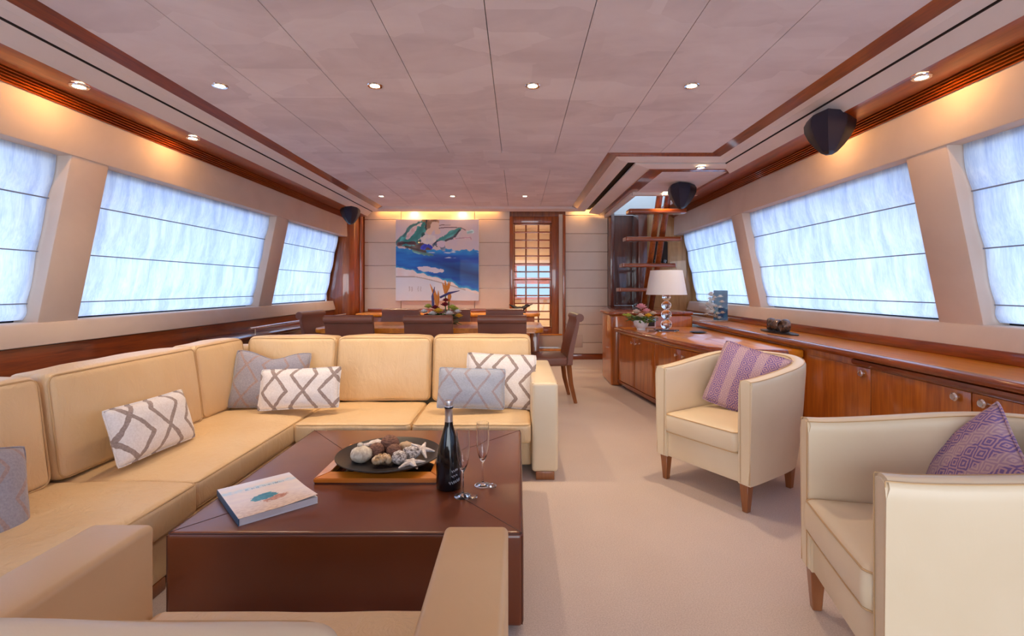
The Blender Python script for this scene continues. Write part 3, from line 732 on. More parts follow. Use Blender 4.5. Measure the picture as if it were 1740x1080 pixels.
for k in range(5):
    a = k*2*PI/5+.3; tube(bm, [(0, 0, .012), (math.cos(a)*.035, math.sin(a)*.035, .011), (math.cos(a)*.07, math.sin(a)*.07, .006)], [.016, .010, .004], 8)
on_plate('starfish', bm, coral, .120, -.085, .001, 'white starfish at the right front of the black plate', 'starfish')
bm = new()
for k in range(5):
    a = k*2*PI/5; tube(bm, [(0, 0, .0), (math.cos(a)*.03, math.sin(a)*.03, .0), (math.cos(a)*.062, math.sin(a)*.062, -.004)], [.015, .010, .004], 8)
on_plate('starfish', bm, coral, .148, .03, .034, 'white starfish lying against the spotted shell at the right of the plate', 'starfish', rot=(.35, .2, .3))
bm = new()
for k in range(5):
    a = k*2*PI/5; tube(bm, [(0, 0, .0), (math.cos(a)*.03, math.sin(a)*.03, .0), (math.cos(a)*.055, math.sin(a)*.055, -.004)], [.014, .010, .004], 8)
on_plate('starfish', bm, coral, -.135, .035, .045, 'pinkish starfish leaning behind the round ivory shell', 'starfish', rot=(-.4, -.2, .5))
bm = new(); ball(bm, (0, 0, .044), .045, 1, 1, .98, 3, .02); on_plate('twine_ball', bm, twine, -.015, .065, .004, 'tallest brown woven ball at the back of the plate', 'ball')
bm = new(); ball(bm, (0, 0, .036), .036, 1, 1, 1, 3, .02); on_plate('twine_ball', bm, twine, -.060, -.002, .004, 'dark brown woven ball between the ivory and tan shells', 'ball')
bm = new(); ball(bm, (0, 0, .032), .033, 1.1, 1, 1, 3, .02); on_plate('twine_ball', bm, twine, .022, .0, .004, 'small brown woven ball in the middle of the plate', 'ball')
bm = new()
for k in range(26):
    a = k/26*2.6*2*PI; r = .042*(1-k/34); p = (math.cos(a)*r*.8, math.sin(a)*r*.6, .028+.006*math.sin(a*1.3)+k*.0006); ball(bm, p, .016*(1-k/40), 1, 1, 1.1, 2)
on_plate('coiled_shell', bm, tan, -.012, -.098, .0, 'tan coiled shell at the front of the plate', 'shell')
bm = new(); ball(bm, (0, 0, .03), .034, 1.0, 1.1, .9, 3, .1); ball(bm, (-.012, -.024, .032), .018, 1, .6, 1, 2); on_plate('spotted_shell', bm, spot, .062, -.07, 0, 'black-speckled white shell at the front of the plate', 'shell')
bm = new(); ball(bm, (0, 0, .03), .033, 1.3, .9, .9, 3, .12); on_plate('spotted_shell', bm, spot, .105, -.018, .004, 'black-speckled shell lying behind the front starfish', 'shell')
bm = new(); ball(bm, (0, 0, .03), .036, 1.2, 1, .8, 3, .15); on_plate('knobbly_shell', bm, coral, -.085, .085, .004, 'white knobbly shell at the back left of the plate', 'shell')
bm = new(); ball(bm, (0, 0, .03), .032, 1.2, 1, .9, 3, .15); on_plate('knobbly_shell', bm, tan, .065, .055, .004, 'pale orange knobbly shell right of the tallest brown ball', 'shell')
# little crystal dish on the tray
bm = new(); box(bm, -.05, .05, -.014, .014, 0, .007, .004); d_ = obj('letter_opener', bm, M['crystal'], None, loc=(-.475, 2.148, ZT+.0105)); tag(d_, 'small clear crystal bar lying in the tray in front of the plate', 'ornament')

# bottle
b_ = thing('champagne_bottle', 'black champagne bottle with silver neck foil on the coffee table', 'bottle', (-.292, 2.065, ZT))
bm = new(); lathe(bm, [(0, .002), (.048, 0), (.0525, .006), (.053, .06), (.0525, .11), (.049, .15), (.040, .19), (.028, .23), (.0185, .262), (.0160, .29), (.0155, .345), (0, .345)], 36); obj('bottle_body', bm, M['bottle_glass'], b_, sharp=60)
bm = new(); lathe(bm, [(.0172, .272), (.0166, .30), (.0162, .330), (.0182, .333), (.0182, .343), (.0160, .346), (.0175, .360), (.016, .367), (0, .369)], 28); obj('neck_foil', bm, M['foil'], b_)
bm = new(); lathe(bm, [(.0166, .3335), (.0186, .3345), (.0186, .342), (.0164, .3425)], 28); obj('foil_band', bm, M['black'], b_)
bm = new(); rnd = random.Random(3)
def script(bm, a0, z0, wid, hgt, n, rad=.0534, thick=.0007):
    pts = []
    for i in range(n*6+1):
        q = i/(n*6); a = a0+wid*q; z = z0 + hgt*(.5+.5*math.sin(i*1.05+.6*math.sin(i*.37)))*(1-.25*math.sin(i*.61)**2) + hgt*.6*q
        pts.append((rad*math.sin(a), -rad*math.cos(a), z))
    tube(bm, pts, thick, 4)
script(bm, .15, .030, .95, .014, 6); script(bm, .35, .058, .5, .010, 3); script(bm, .35, .078, .55, .012, 4)
obj('white_script_label', bm, plain('label_ink', (.62, .64, .70), .5), b_)
# flutes with crystal charms
def flute(label, loc):
    t = thing('champagne_flute', label, 'glass', loc, 0, 'champagne flutes on the coffee table')
    bm = new(); lathe(bm, [(0, .0), (.034, .0), (.035, .0015), (.020, .004), (.006, .010), (.0036, .02), (.0033, .09), (.0045, .100), (.012, .112), (.021, .135), (.0265, .17), (.0278, .21), (.0262, .268), (.0252, .268), (.0266, .21), (.0252, .17), (.0198, .137), (.010, .115), (0, .108)], 32)
    obj('glass_body', bm, M['glass'], t, sharp=80)
    return t
def charm(label, loc, rz):
    bm = new(); r = bmesh.ops.create_icosphere(bm, subdivisions=1, radius=1)
    for v in r['verts']: v.co = Vector((v.co.x*.021, v.co.y*.013, v.co.z*.010+.010))
    o = obj('crystal_charm', bm, M['crystal'], None, loc=loc, rotz=rz, smooth=False); tag(o, label, 'ornament', 'crystal charms beside the flutes')
flute('near empty champagne flute in front of the bottle', (-.222, 1.975, ZT)); flute('far empty champagne flute right of the bottle', (-.150, 2.085, ZT))
charm('faceted crystal charm at the foot of the near flute', (-.180, 1.950, ZT), .3); charm('faceted crystal charm at the foot of the far flute', (-.107, 2.058, ZT), -.2)
# book
bk = thing('coffee_table_book', 'paperback book with a beach photo cover on the near corner of the brown table', 'book', (-1.0, 1.945, ZT), math.radians(42.5))
bm = new(); box(bm, -.136, .138, -.168, .168, .0015, .0245); obj('pages', bm, M['paper'], bk)
bm = new(); box(bm, -.1395, -.136, -.17, .17, 0, .026, .001); obj('spine', bm, M['navy'], bk)
bm = new(); box(bm, -.138, .138, -.17, .17, 0, .0015); obj('back_cover', bm, M['paper'], bk)
def cover(u, v):
    n = fbm(u*6, v*14); n2 = fbm(u*16, v*40, 4); c = lerp((.80, .70, .68), (.86, .76, .70), .5+n)
    if v < .42: c = lerp(c, lerp((.62, .42, .30), (.86, .68, .52), .5+n2), (.42-v)*2.4)
    if v > .84: c = lerp(c, (.80, .78, .84), (v-.84)*9)
    if .70 + .02*n < v < .84 and u > 0: c = lerp(c, (.42, .66, .80), max(0, .55+n2*.9)*math.sin((v-.70)/.14*PI))
    e = (u-.44)**2/.030+(v-.42-.12*(u-.44))**2/.0085
    if e < 1+.5*n2: c = lerp((.015, .16, .25), (.03, .32, .42), .5+n2)
    if (u-.56)**2/.028+(v-.30-.15*(u-.5))**2/.004 < 1+.9*n2 and e > 1: c = lerp((.34, .12, .08), (.66, .32, .20), .5+n2)
    # title: a row of tiny letter strokes in blue
    if .735 < v < .775 and .25 < u < .82 and math.sin(u*150)*math.sin(u*67+1) > .12 and N(u*90, v*80) > -.3: c = lerp(c, (.06, .30, .50), .8)
    if abs(u-.735) < .018 and abs(v-.76) < .028 and (abs((u-.735)*1.3-(v-.76)) < .006 or abs((u-.735)*1.3+(v-.76)) < .006 or abs(v-.76) < .004): c = (.02, .10, .25)
    return c
bm = new(); lay = None
colour_grid(bm, 110, 130, .276, .34, cover, flat=True)
for v in bm.verts:
    lift = max(0, (v.co.x+.02)/.16)*max(0, (-v.co.y-.0)/.17); v.co.z = .0262 + .010*lift**1.5
obj('front_cover', bm, M['printed'], bk)

# ------------------------------------------------------------------ pillows
def pillow(name, W, H, T_, mat, loc, rot, label, group, seed=0, dent=0):
    bm = new(); nx, nz = 26, 20; g = {}
    for s in (-1, 1):
        for i in range(nx+1):
            for j in range(nz+1):
                u, v = -1+2*i/nx, -1+2*j/nz
                edge = i in (0, nx) or j in (0, nz)
                if edge and s == 1: g[(s, i, j)] = g[(-1, i, j)]; continue
                th = T_/2*((1-abs(u)**3.2)*(1-abs(v)**3.2))**.55
                th *= 1+.12*mnoise.noise(Vector((u*2+seed, v*2, s)))
                px = W/2*u*(1-.035*(1-v*v)*abs(u))*(1-.03*(abs(u*v)**8)); pz = H/2*v*(1-.045*(1-u*u)*abs(v))*(1-.03*(abs(u*v)**8)) - dent*max(0, v)*math.exp(-(u*2.2)**2)
                g[(s, i, j)] = bm.verts.new((px, s*th, pz))
    for s in (-1, 1):
        for i in range(nx):
            for j in range(nz): bm.faces.new((g[(s, i, j)], g[(s, i+1, j)], g[(s, i+1, j+1)], g[(s, i, j+1)]))
    rim = [g[(-1, i, 0)].co.copy() for i in range(nx+1)] + [g[(-1, nx, j)].co.copy() for j in range(1, nz+1)] + [g[(-1, i, nz)].co.copy() for i in range(nx-1, -1, -1)] + [g[(-1, 0, j)].co.copy() for j in range(nz-1, 0, -1)]
    o = obj(name, bm, mat, None, loc=loc, sharp=180); o.rotation_euler = rot; tag(o, label, 'pillow', group)
    bm = new(); tube(bm, rim, .0042, 6, True); obj('piping', bm, mat, o)
    return o
SG = 'scatter cushions on the sofa'
def R(x): return math.radians(x)
pillow('throw_pillow', .48, .27, .12, M['pillow_white'], (-1.815, 2.43, .515), (R(-17), 0, R(90-4)), 'white lumbar pillow with taupe lattice alone on the left side of the sofa', SG, 1)
pillow('throw_pillow', .50, .40, .13, M['pillow_grey'], (-1.735, 3.42, .556), (R(-20), R(4), R(10)), 'grey lattice pillow in the far corner of the sofa', SG, 2, .05)
pillow('throw_pillow', .53, .27, .11, M['pillow_white'], (-1.45, 3.25, .528), (R(-18), R(-2), R(3)), 'white lattice lumbar pillow in front of the grey one in the sofa corner', SG, 3)
pillow('throw_pillow', .50, .38, .12, M['pillow_white'], (-.125, 3.44, .545), (R(-18), R(2), R(-4)), 'white lattice pillow against the right arm of the sofa', SG, 4)
pillow('throw_pillow', .45, .27, .11, M['pillow_blue'], (-.31, 3.27, .525), (R(-18), R(2), R(2)), 'blue-grey lattice lumbar pillow leaning on a white one near the sofa arm', SG, 5)
pillow('throw_pillow', .44, .36, .13, M['pillow_grey'], (-1.82, 1.57, .50), (R(-24), R(14), R(80)), 'grey lattice pillow at the left picture edge, partly cut off', SG, 6)

# ------------------------------------------------------------------ tub armchairs
def tub_chair(label, loc, rz):
    t = thing('tub_armchair', label, 'armchair', loc, rz, 'cream leather tub armchairs by the sideboard')
    # centre line of the U wall; front at y=-.35
    path = []
    a, yb = .287, .02
    for i in range(7): q = i/6; path.append((-a-.012*math.sin(q*PI/2), -.35+(yb+.35)*q))
    for i in range(1, 24):
        th = PI - PI*i/24; c, s = math.cos(th), math.sin(th)
        path.append(((a+.012)*(abs(c)**.72)*(1 if c > 0 else -1), yb+.315*(abs(s)**.80)))
    for i in range(7): q = 1-i/6; path.append((a+.012*math.sin(q*PI/2), -.35+(yb+.35)*q))
    n = len(path); bm = new(); rings = []; ht = .040; seamL = []; seamR = []
    for i, (x, y) in enumerate(path):
        p0 = Vector(path[max(0, i-1)]); p1 = Vector(path[min(n-1, i+1)]); tan_ = (p1-p0).normalized(); nr = Vector((-tan_.y, tan_.x))  # outward: left of travel direction
        back = max(0, min(1, (y+.30)/.62)); top = .705 + .075*back**1.3
        taper = .045*back + .014
        sec = []
        for off, z, tp in ((ht, .15, 1), (ht, .30, .62), (ht, .48, .28), (ht, top-.05, 0), (ht, top-.02, 0), (ht-.007, top-.007, 0), (ht-.02, top, 0), (0, top+.003, 0), (-ht+.02, top, 0), (-ht+.007, top-.007, 0), (-ht, top-.02, 0), (-ht, top-.05, 0), (-ht, .48, .2), (-ht, .15, .5)):
            v = nr*off; sec.append(bm.verts.new((x+v.x - nr.x*taper*tp, y+v.y - nr.y*taper*tp, z)))
        for lst, off in ((seamL, ht-.008), (seamR, -ht+.008)): lst.append((x+nr.x*off, y+nr.y*off, top-.004))
        rings.append(sec)
    for A, B in zip(rings, rings[1:]):
        m = len(A)
        for k in range(m): bm.faces.new((A[k], A[(k+1) % m], B[(k+1) % m], B[k]))
    f0 = bm.faces.new(rings[0]); f1 = bm.faces.new(rings[-1][::-1])
    es = [e for f in (f0, f1) for e in f.edges if e.calc_length() > .001]
    bmesh.ops.bevel(bm, geom=es, offset=.008, segments=2, affect='EDGES')
    obj('curved_shell', bm, M['smooth_leather'], t, sharp=50)
    bm = new(); tube(bm, seamL, .0022, 5); tube(bm, seamR, .0022, 5)
    for sgn in (-1, 1):
        for off in (-.030, .030): tube(bm, [(sgn*.287+off, -.3505, .70), (sgn*.287+off*.9, -.3505, .16)], .0016, 5)
    obj('edge_stitching', bm, M['seam_leather'], t)
    pts = [(-.246, -.335), (.246, -.335)] + [(.247*math.cos(q), .0+.275*math.sin(q)) for q in [PI*k/12 for k in range(13)]]
    bm = new(); prism_z(bm, pts, .15, .305, .010); obj('base', bm, M['smooth_leather'], t)
    def plan(d):
        out = []
        h = .245-d; f = .370-d; rc = .034
        out += [(x, -f - .004*math.cos(x*6)+.004) for x in (-h+rc, -h*.5, 0, h*.5, h-rc)]
        out += [(h-rc+rc*math.sin(q), -f+rc-rc*math.cos(q)) for q in (PI/8, PI/4, 3*PI/8, PI/2)]
        out += [(h*math.cos(q)**1.0 if math.cos(q) > 0 else -h*abs(math.cos(q)), (.272-d)*math.sin(q)) for q in [PI*k/18 for k in range(19)]]
        out += [(-h+rc-rc*math.sin(q), -f+rc-rc*math.cos(q)) for q in (PI/2, 3*PI/8, PI/4, PI/8)]
        return out
    bm = new(); rings = []
    for d, z in ((.020, .307), (.007, .311), (0, .322), (-.004, .365), (0, .408), (.007, .420), (.020, .427), (.06, .433), (.11, .436)):
        rings.append([bm.verts.new((x, y, z)) for x, y in plan(d)])
    for A, B in zip(rings, rings[1:]):
        for k in range(len(A)): bm.faces.new((A[k], A[(k+1) % len(A)], B[(k+1) % len(A)], B[k]))
    bm.faces.new(rings[0][::-1]); cv = bm.verts.new((0, -.06, .442)); rl = rings[-1]
    for k in range(len(rl)): bm.faces.new((rl[k], rl[(k+1) % len(rl)], cv))
    sct = obj('seat_cushion', bm, M['smooth_leather'], t, sharp=80)
    bm = new(); tube(bm, [(x, y, .4185) for x, y in plan(.004)], .0032, 6, True); tube(bm, [(x, y, .3125) for x, y in plan(.004)], .003, 6, True); obj('piping', bm, M['seam_leather'], sct)
    for sx, sy in ((-1, -1), (1, -1), (-1, 1), (1, 1)):
        bm = new(); cx, cy = sx*.272, (-.315 if sy < 0 else .20); cx *= (1 if sy < 0 else .8)
        vs = box(bm, cx-.026, cx+.026, cy-.026, cy+.026, 0, .152)
        for v in vs:
            if v.co.z < .01: v.co.x = cx + (v.co.x-cx)*.6 ; v.co.y = cy + (v.co.y-cy)*.6
        bmesh.ops.bevel(bm, geom=list(bm.edges), offset=.003, segments=1, affect='EDGES'); obj('leg', bm, M['wood_leg'], t)
    return t
ch1 = tub_chair('cream leather tub armchair farther from the camera, beside the sideboard', (1.345, 3.01, 0), R(-58))
ch2 = dup(ch1, 'cream leather tub armchair at the lower right corner, nearest the camera', (1.36, 1.49, 0), R(-103))
PG = 'purple patterned pillows in the tub armchairs'
def chair_pillow(chair_loc, rz, local, rot_local, label, seed, s=.42):
    L = Matrix.Translation(Vector(chair_loc)) @ Matrix.Rotation(rz, 4, 'Z') @ Matrix.Translation(Vector(local)) @ rot_local
    o = pillow('patterned_pillow', s, s, .11, M['ikat'], (0, 0, 0), (0, 0, 0), label, PG, seed)
    o.matrix_world = L
    o.location, o.rotation_euler = L.to_translation(), L.to_euler()
RM = lambda a, ax: Matrix.Rotation(R(a), 4, ax)
chair_pillow((1.345, 3.01, 0), R(-58), (.02, .07, .622), RM(16, 'Z') @ RM(-22, 'X') @ RM(14, 'Y'), 'purple patterned square pillow in the farther tub armchair', 8)
chair_pillow((1.36, 1.49, 0), R(-103), (-.125, .085, .562), RM(-4, 'Z') @ RM(-24, 'X') @ RM(30, 'Y'), 'purple patterned square pillow in the nearest tub armchair at lower right', 9)

# ------------------------------------------------------------------ dining set
tbl = thing('dining_table', 'long glossy brown dining table behind the sofa', 'table', (-.93, 5.53, 0))
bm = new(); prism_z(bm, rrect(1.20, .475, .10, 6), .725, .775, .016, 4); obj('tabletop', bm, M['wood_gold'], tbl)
for x in (-1.06, 1.12):
    bm = new(); box(bm, x-.05, x+.05, -.06, .30, .03, .725, .012); obj('pedestal', bm, M['wood_panel'], tbl)
    bm = new(); box(bm, x-.07, x+.07, -.08, .36, 0, .03, .006); obj('foot', bm, M['wood_x'], tbl)
def dining_chair(label, loc, rz, W=.48):
    t = thing('dining_chair', label, 'chair', loc, rz, 'brown leather dining chairs around the table')
    hw = W/2
    # back: curved profile in y-z with a scrolled top rolling backwards
    prof = [(.205, .40), (.215, .50), (.235, .60), (.262, .70), (.290, .80), (.305, .86)]
    cy, cz, rr = .338, .885, .043
    arc = [(cy+rr*math.cos(a), cz+rr*math.sin(a)) for a in [PI*(1.0-k/8*1.35) for k in range(9)]]
    outer = prof + arc; inn = [(.262, .40), (.268, .50), (.285, .60), (.308, .70), (.325, .78), (.334, .842)]
    sec = outer + inn[::-1]
    bm = new(); A = [bm.verts.new((-hw, y, z)) for y, z in sec]; B = [bm.verts.new((hw, y, z)) for y, z in sec]; m = len(sec)
    bm.faces.new(A); bm.faces.new(B[::-1])
    for k in range(m): bm.faces.new((A[k], B[k], B[(k+1) % m], A[(k+1) % m]))
    bmesh.ops.recalc_face_normals(bm, faces=bm.faces)
    es = [e for e in bm.edges if len({round(v.co.x, 3) for v in e.verts}) == 1]
    bmesh.ops.bevel(bm, geom=es, offset=.005, segments=2, affect='EDGES'); obj('backrest', bm, M['chair_leather'], t, sharp=45)
    bm = new(); softbox(bm, (0, .0, .435), (hw-.01, .215, .045), .022, (0, 0, .012), n=8); obj('seat', bm, M['chair_leather'], t)
    for sx in (-1, 1):
        bm = new(); tube(bm, [(sx*(hw-.035), -.21, .40), (sx*(hw-.035), -.215, 0)], [.026, .018], 4); obj('leg', bm, M['wood_leg'], t)
        bm = new(); tube(bm, [(sx*(hw-.035), .225, .42), (sx*(hw-.035), .25, .2), (sx*(hw-.035), .30, 0)], [.028, .024, .018], 4); obj('leg', bm, M['wood_leg'], t)
    return t
d1 = dining_chair('brown leather dining chair with rolled top, leftmost of three with backs to the sofa', (-1.66, 5.13, 0), PI, .48)
for x, lab in ((-.88, 'brown leather dining chair with rolled top, middle of three with backs to the sofa'), (-.155, 'brown leather dining chair with rolled top, rightmost of three with backs to the sofa')):
    dup(d1, lab, (x, 5.13, 0), PI)
for x, lab in ((-1.50, 'brown leather dining chair on the far side of the table, left one'), (-.85, 'brown leather dining chair on the far side of the table, behind the flowers'), (-.17, 'brown leather dining chair on the far side of the table, right one')):
    dup(d1, lab, (x, 5.94, 0), 0)
dup(d1, 'brown leather dining chair standing at the right end of the table, in profile', (.285, 5.24, 0), R(-90+4))
dup(d1, 'brown leather dining chair at the left end of the table below the window', (-2.06, 5.60, 0), R(90-10))
# buffet along the far wall
bf = thing('low_buffet', 'long low wooden buffet along the far wall under the painting', 'cabinet', (-1.1, 7.84, 0))
bm = new(); box(bm, -1.4, 1.36, -.22, .28, .08, .745, .006); obj('body', bm, M['wood_panel'], bf)
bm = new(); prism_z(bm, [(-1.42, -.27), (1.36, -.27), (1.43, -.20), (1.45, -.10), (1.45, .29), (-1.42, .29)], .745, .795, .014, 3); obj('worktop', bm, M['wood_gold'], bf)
bm = new(); box(bm, -1.36, 1.3, -.18, .26, 0, .08); obj('plinth', bm, M['wood_dark'], bf)
for i in range(4):
    x0 = -1.38+i*.685; bm = new(); box(bm, x0+.004, x0+.681, -.236, -.221, .10, .73, .003); dd = obj('door', bm, M['wood_panel'], bf)
    bm = new(); ball(bm, (x0+(.62 if i % 2 == 0 else .06), -.248, .66), .013, sub=2); obj('knob', bm, M['chrome'], dd)
bm = new(); box(bm, -2.5, -.135, YF-.03, YF-.011, .78, .845, .004); struct('trim_44', bm, M['wood_x'])
# dark bird ornament on the buffet
o_ = thing('bird_ornament', 'dark carved bird-like ornament on the right end of the buffet', 'ornament', (.03, 7.80, .795))
bm = new(); ball(bm, (0, 0, .05), .05, 1.5, .6, .7, 2, .2); ball(bm, (.10, 0, .095), .025, 1.6, .8, .8, 2); tube(bm, [(.04, 0, .06), (.10, 0, .09)], [.03, .018], 8); tube(bm, [(.12, 0, .10), (.175, 0, .115)], [.012, .002], 6)
tube(bm, [(-.05, 0, .06), (-.14, 0, .11)], [.03, .006], 8); obj('bird_body', bm, M['black'], o_); o_.scale = (1.2, 1.2, 1.2)
bm = new(); box(bm, -.08, .08, -.04, .04, 0, .015, .004); obj('ornament_base', bm, M['black'], o_)
# left serving rail / console by the window
cs = thing('side_console', 'dark wooden console with a long glossy rail under the left windows', 'cabinet', (-2.62, 6.0, 0))
bm = new(); box(bm, -.30, .06, -1.5, 1.4, .0, .70, .006); obj('body', bm, M['wood_dark'], cs)
bm = new(); box(bm, -.31, .09, -1.55, 1.42, .70, .735, .012, 3); obj('worktop', bm, M['wood_dark'], cs)
bm = new(); tube(bm, [(.04, -1.3, .80), (.04, 0, .80), (.04, 1.3, .80)], .014, 10); obj('rail', bm, M['chrome'], cs)
for y in (-1.2, 0, 1.2):
    bm = new(); tube(bm, [(.04, y, .73), (.04, y, .80)], .008, 8); obj('rail_post', bm, M['chrome'], cs)

# ------------------------------------------------------------------ flowers
def leafmat(c): return plain('leaf_%d' % int(c[1]*1000), c, .6)
green = leafmat((.03, .09, .02)); green2 = leafmat((.10, .20, .04))
petal = {'white': plain('petal_white', (.80, .80, .78), .7), 'red': plain('petal_red', (.22, .01, .02), .7), 'yellow': plain('petal_yellow', (.80, .48, .03), .7), 'lime': plain('petal_lime', (.48, .52, .08), .7),
         'orange': plain('petal_orange', (.80, .26, .03), .6), 'pink': plain('petal_pink', (.78, .36, .42), .7), 'cream': plain('petal_cream', (.74, .60, .50), .7), 'blue': plain('petal_blue', (.07, .07, .22), .6)}
def bloom(bm, c, r, rows=3, n=8, open_=.8):
    c = Vector(c)
    for k in range(rows):
        for j in range(n):
            a = 2*PI*(j+.5*k)/n; tilt = open_*(1-k/rows); d = Vector((math.cos(a)*tilt, math.sin(a)*tilt, 1-.75*tilt)).normalized()
            p = c + d*r*(.62-.06*k); rot = d.to_track_quat('Z', 'Y').to_matrix(); ball(bm, p, r*.42, .62, .22, 1, 1, 0, rot)
    ball(bm, c+Vector((0, 0, r*.25)), r*.34, sub=1)
def foliage(bm, c, R_, H_, n, L=.06):
    rnd = random.Random(n)
    for i in range(n):
        a = rnd.uniform(0, 2*PI); rr = R_*rnd.uniform(.3, 1); z = H_*rnd.uniform(0, 1); p = Vector(c)+Vector((math.cos(a)*rr, math.sin(a)*rr, z))
        d = Vector((math.cos(a), math.sin(a), rnd.uniform(-.5, .6))).normalized(); rot = d.to_track_quat('X', 'Z').to_matrix(); ball(bm, p, L*rnd.uniform(.5, 1), 1, .34, .07, 1, 0, rot)
fl = thing('flower_arrangement', 'tall centrepiece with orange bird-of-paradise blooms on the dining table', 'flowers', (-.865, 5.45, .775))
bm = new(); lathe(bm, [(0, 0), (.07, 0), (.10, .03), (.11, .06), (.10, .065), (0, .05)], 24); obj('bowl', bm, M['black'], fl)
bm = new(); foliage(bm, (0, 0, .02), .19, .10, 170, .06); obj('foliage', bm, green, fl)
fl.scale = (1.15, 1.1, 1.08)
for x, y, z, r, k in ((-.15, -.05, .13, .05, 'white'), (-.06, -.10, .11, .052, 'white'), (.10, -.11, .11, .058, 'white'), (.17, -.02, .13, .045, 'white'), (0, -.12, .14, .055, 'yellow'), (.19, -.08, .09, .045, 'yellow'),
                      (.12, -.03, .17, .055, 'lime'), (-.12, .02, .18, .05, 'lime'), (.14, .05, .15, .05, 'lime'), (-.12, -.12, .10, .035, 'red'), (-.05, .0, .17, .05, 'red'), (.05, -.03, .20, .05, 'red'), (.06, -.05, .25, .04, 'red')):
    bm = new(); bloom(bm, (x, y, z), r, 3, 9); obj('blossom', bm, petal[k], fl)
def strel(pts, col, r):
    bm = new(); tube(bm, pts, r, 6); obj('spike_petal', bm, petal[col], fl)
for base, tips in (((-.03, 0, .20), ((-.06, 0, .38), (-.10, 0, .43), (-.02, 0, .36))), ((.05, 0, .33), ((.02, 0, .44), (.045, 0, .47), (.085, 0, .46), (.10, 0, .45))), ((.085, -.02, .25), ((.08, -.02, .35), (.10, -.02, .34)))):
    for tp in tips: strel([base, tuple((b+q)/2+.004 for b, q in zip(base, tp)), tp], 'orange', [.012, .014, .002])
strel([(.0, -.02, .29), (.09, -.02, .335), (.19, -.02, .36)], 'blue', [.012, .014, .003]); strel([(-.07, 0, .20), (-.075, 0, .30), (-.055, 0, .40)], 'blue', [.012, .013, .003])
for a, b in (((-.02, 0, .1), (-.03, 0, .2)), ((.05, 0, .1), (.05, 0, .33)), ((.08, -.02, .1), (.085, -.02, .25))):
    bm = new(); tube(bm, [a, b], .006, 6); obj('stem', bm, green2, fl)

# ------------------------------------------------------------------ starboard sideboard
# lower curved sideboard
edge = [(5.93, 1.185), (5.6, 1.235), (5.2, 1.295), (4.8, 1.36), (4.48, 1.415), (4.15, 1.50), (3.97, 1.56), (3.86, 1.66), (3.79, 1.82), (3.76, 2.06)]
def inset(d): return [(x+d*.985, y-d*.15) for y, x in edge]
sb = thing('curved_sideboard', 'low glossy wooden sideboard with a bowed front, carrying the lamp', 'cabinet', (0, 0, 0))
bm = new(); pts = inset(.035)+[(2.205, 3.78), (2.205, 5.94)]; prism_z(bm, pts, .07, .655, .004); obj('body', bm, M['wood_panel'], sb)
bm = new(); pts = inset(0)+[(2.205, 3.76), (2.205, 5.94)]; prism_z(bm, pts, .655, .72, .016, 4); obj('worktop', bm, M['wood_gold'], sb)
bm = new(); tube(bm, [(x, y, .690) for x, y in inset(.012)], .0315, 12); obj('nosing', bm, M['wood_y'], sb)
bm = new(); pts = inset(.02)+[(2.205, 3.78), (2.205, 5.94)]; prism_z(bm, pts, .045, .085, .010, 2); obj('bottom_rail', bm, M['wood_y'], sb)
bm = new(); pts = inset(.09)+[(2.205, 3.86), (2.205, 5.94)]; prism_z(bm, pts, 0, .045); obj('plinth', bm, M['wood_dark'], sb)
el = [(x+.033*.985, y-.033*.15) for y, x in edge]
def on_edge(y):
    for (x0, y0), (x1, y1) in zip(el, el[1:]):
        if y1 <= y <= y0: t = (y0-y)/(y0-y1); return x0+(x1-x0)*t
    return el[-1][0]
dy = [5.86, 5.38, 4.88, 4.38, 3.88]
for i in range(4):
    ya, yb_ = dy[i]-.004, dy[i+1]+.004; bm = new(); ys = [ya+(yb_-ya)*k/6 for k in range(7)]
    front = [(on_edge(y)-.012, y) for y in ys]; back = [(on_edge(y)+.002, y) for y in ys[::-1]]
    prism_z(bm, front+back, .095, .640, .003, 1); dd = obj('door', bm, M['wood_panel'], sb)
    yk = yb_+.05 if i % 2 == 0 else ya-.05
    bm = new(); x = on_edge(yk)-.014
    lathe(bm, [(0, 0), (.006, 0), (.006, .012), (.014, .014), (.015, .020), (.010, .025), (0, .026)], 16)
    for v in bm.verts: v.co = Vector((x-v.co.z, yk+v.co.x, .585+v.co.y))
    obj('knob', bm, M['chrome'], dd)
# high ledge unit along the windows
lg = thing('window_ledge_cabinet', 'long glossy cabinet under the right windows with a rounded nosing', 'cabinet', (0, 0, 0))
Y0_, Y1_ = -1.6, 7.58
bm = new(); box(bm, 2.21, 2.62, Y0_, Y1_, .07, .735, .003); obj('body', bm, M['wood_panel'], lg)
bm = new(); prof = [(2.62, .735), (2.62, .787), (2.20, .787)] + [(2.175-.030*math.sin(a), .765+.022*math.cos(a)) for a in [PI*k/8 for k in range(9)]] + [(2.21, .735)]
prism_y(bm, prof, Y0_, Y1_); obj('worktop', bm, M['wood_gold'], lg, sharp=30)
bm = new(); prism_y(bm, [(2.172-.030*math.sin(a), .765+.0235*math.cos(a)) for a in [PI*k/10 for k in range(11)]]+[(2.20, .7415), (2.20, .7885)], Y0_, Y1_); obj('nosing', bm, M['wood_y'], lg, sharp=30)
bm = new(); prism_y(bm, [(2.195, .735), (2.178, .732), (2.176, .715), (2.188, .700), (2.210, .698), (2.21, .735)], Y0_, 3.19); obj('moulding', bm, M['wood_y'], lg)
bm = new(); box(bm, 2.60, 2.64, Y0_, Y1_, .787, .858, .006); obj('upstand', bm, M['wood_y'], lg)
bm = new(); box(bm, 2.25, 2.6, Y0_, Y1_, 0, .07); obj('plinth', bm, M['wood_dark'], lg)
seams = [-.335+.675*i for i in range(7)]
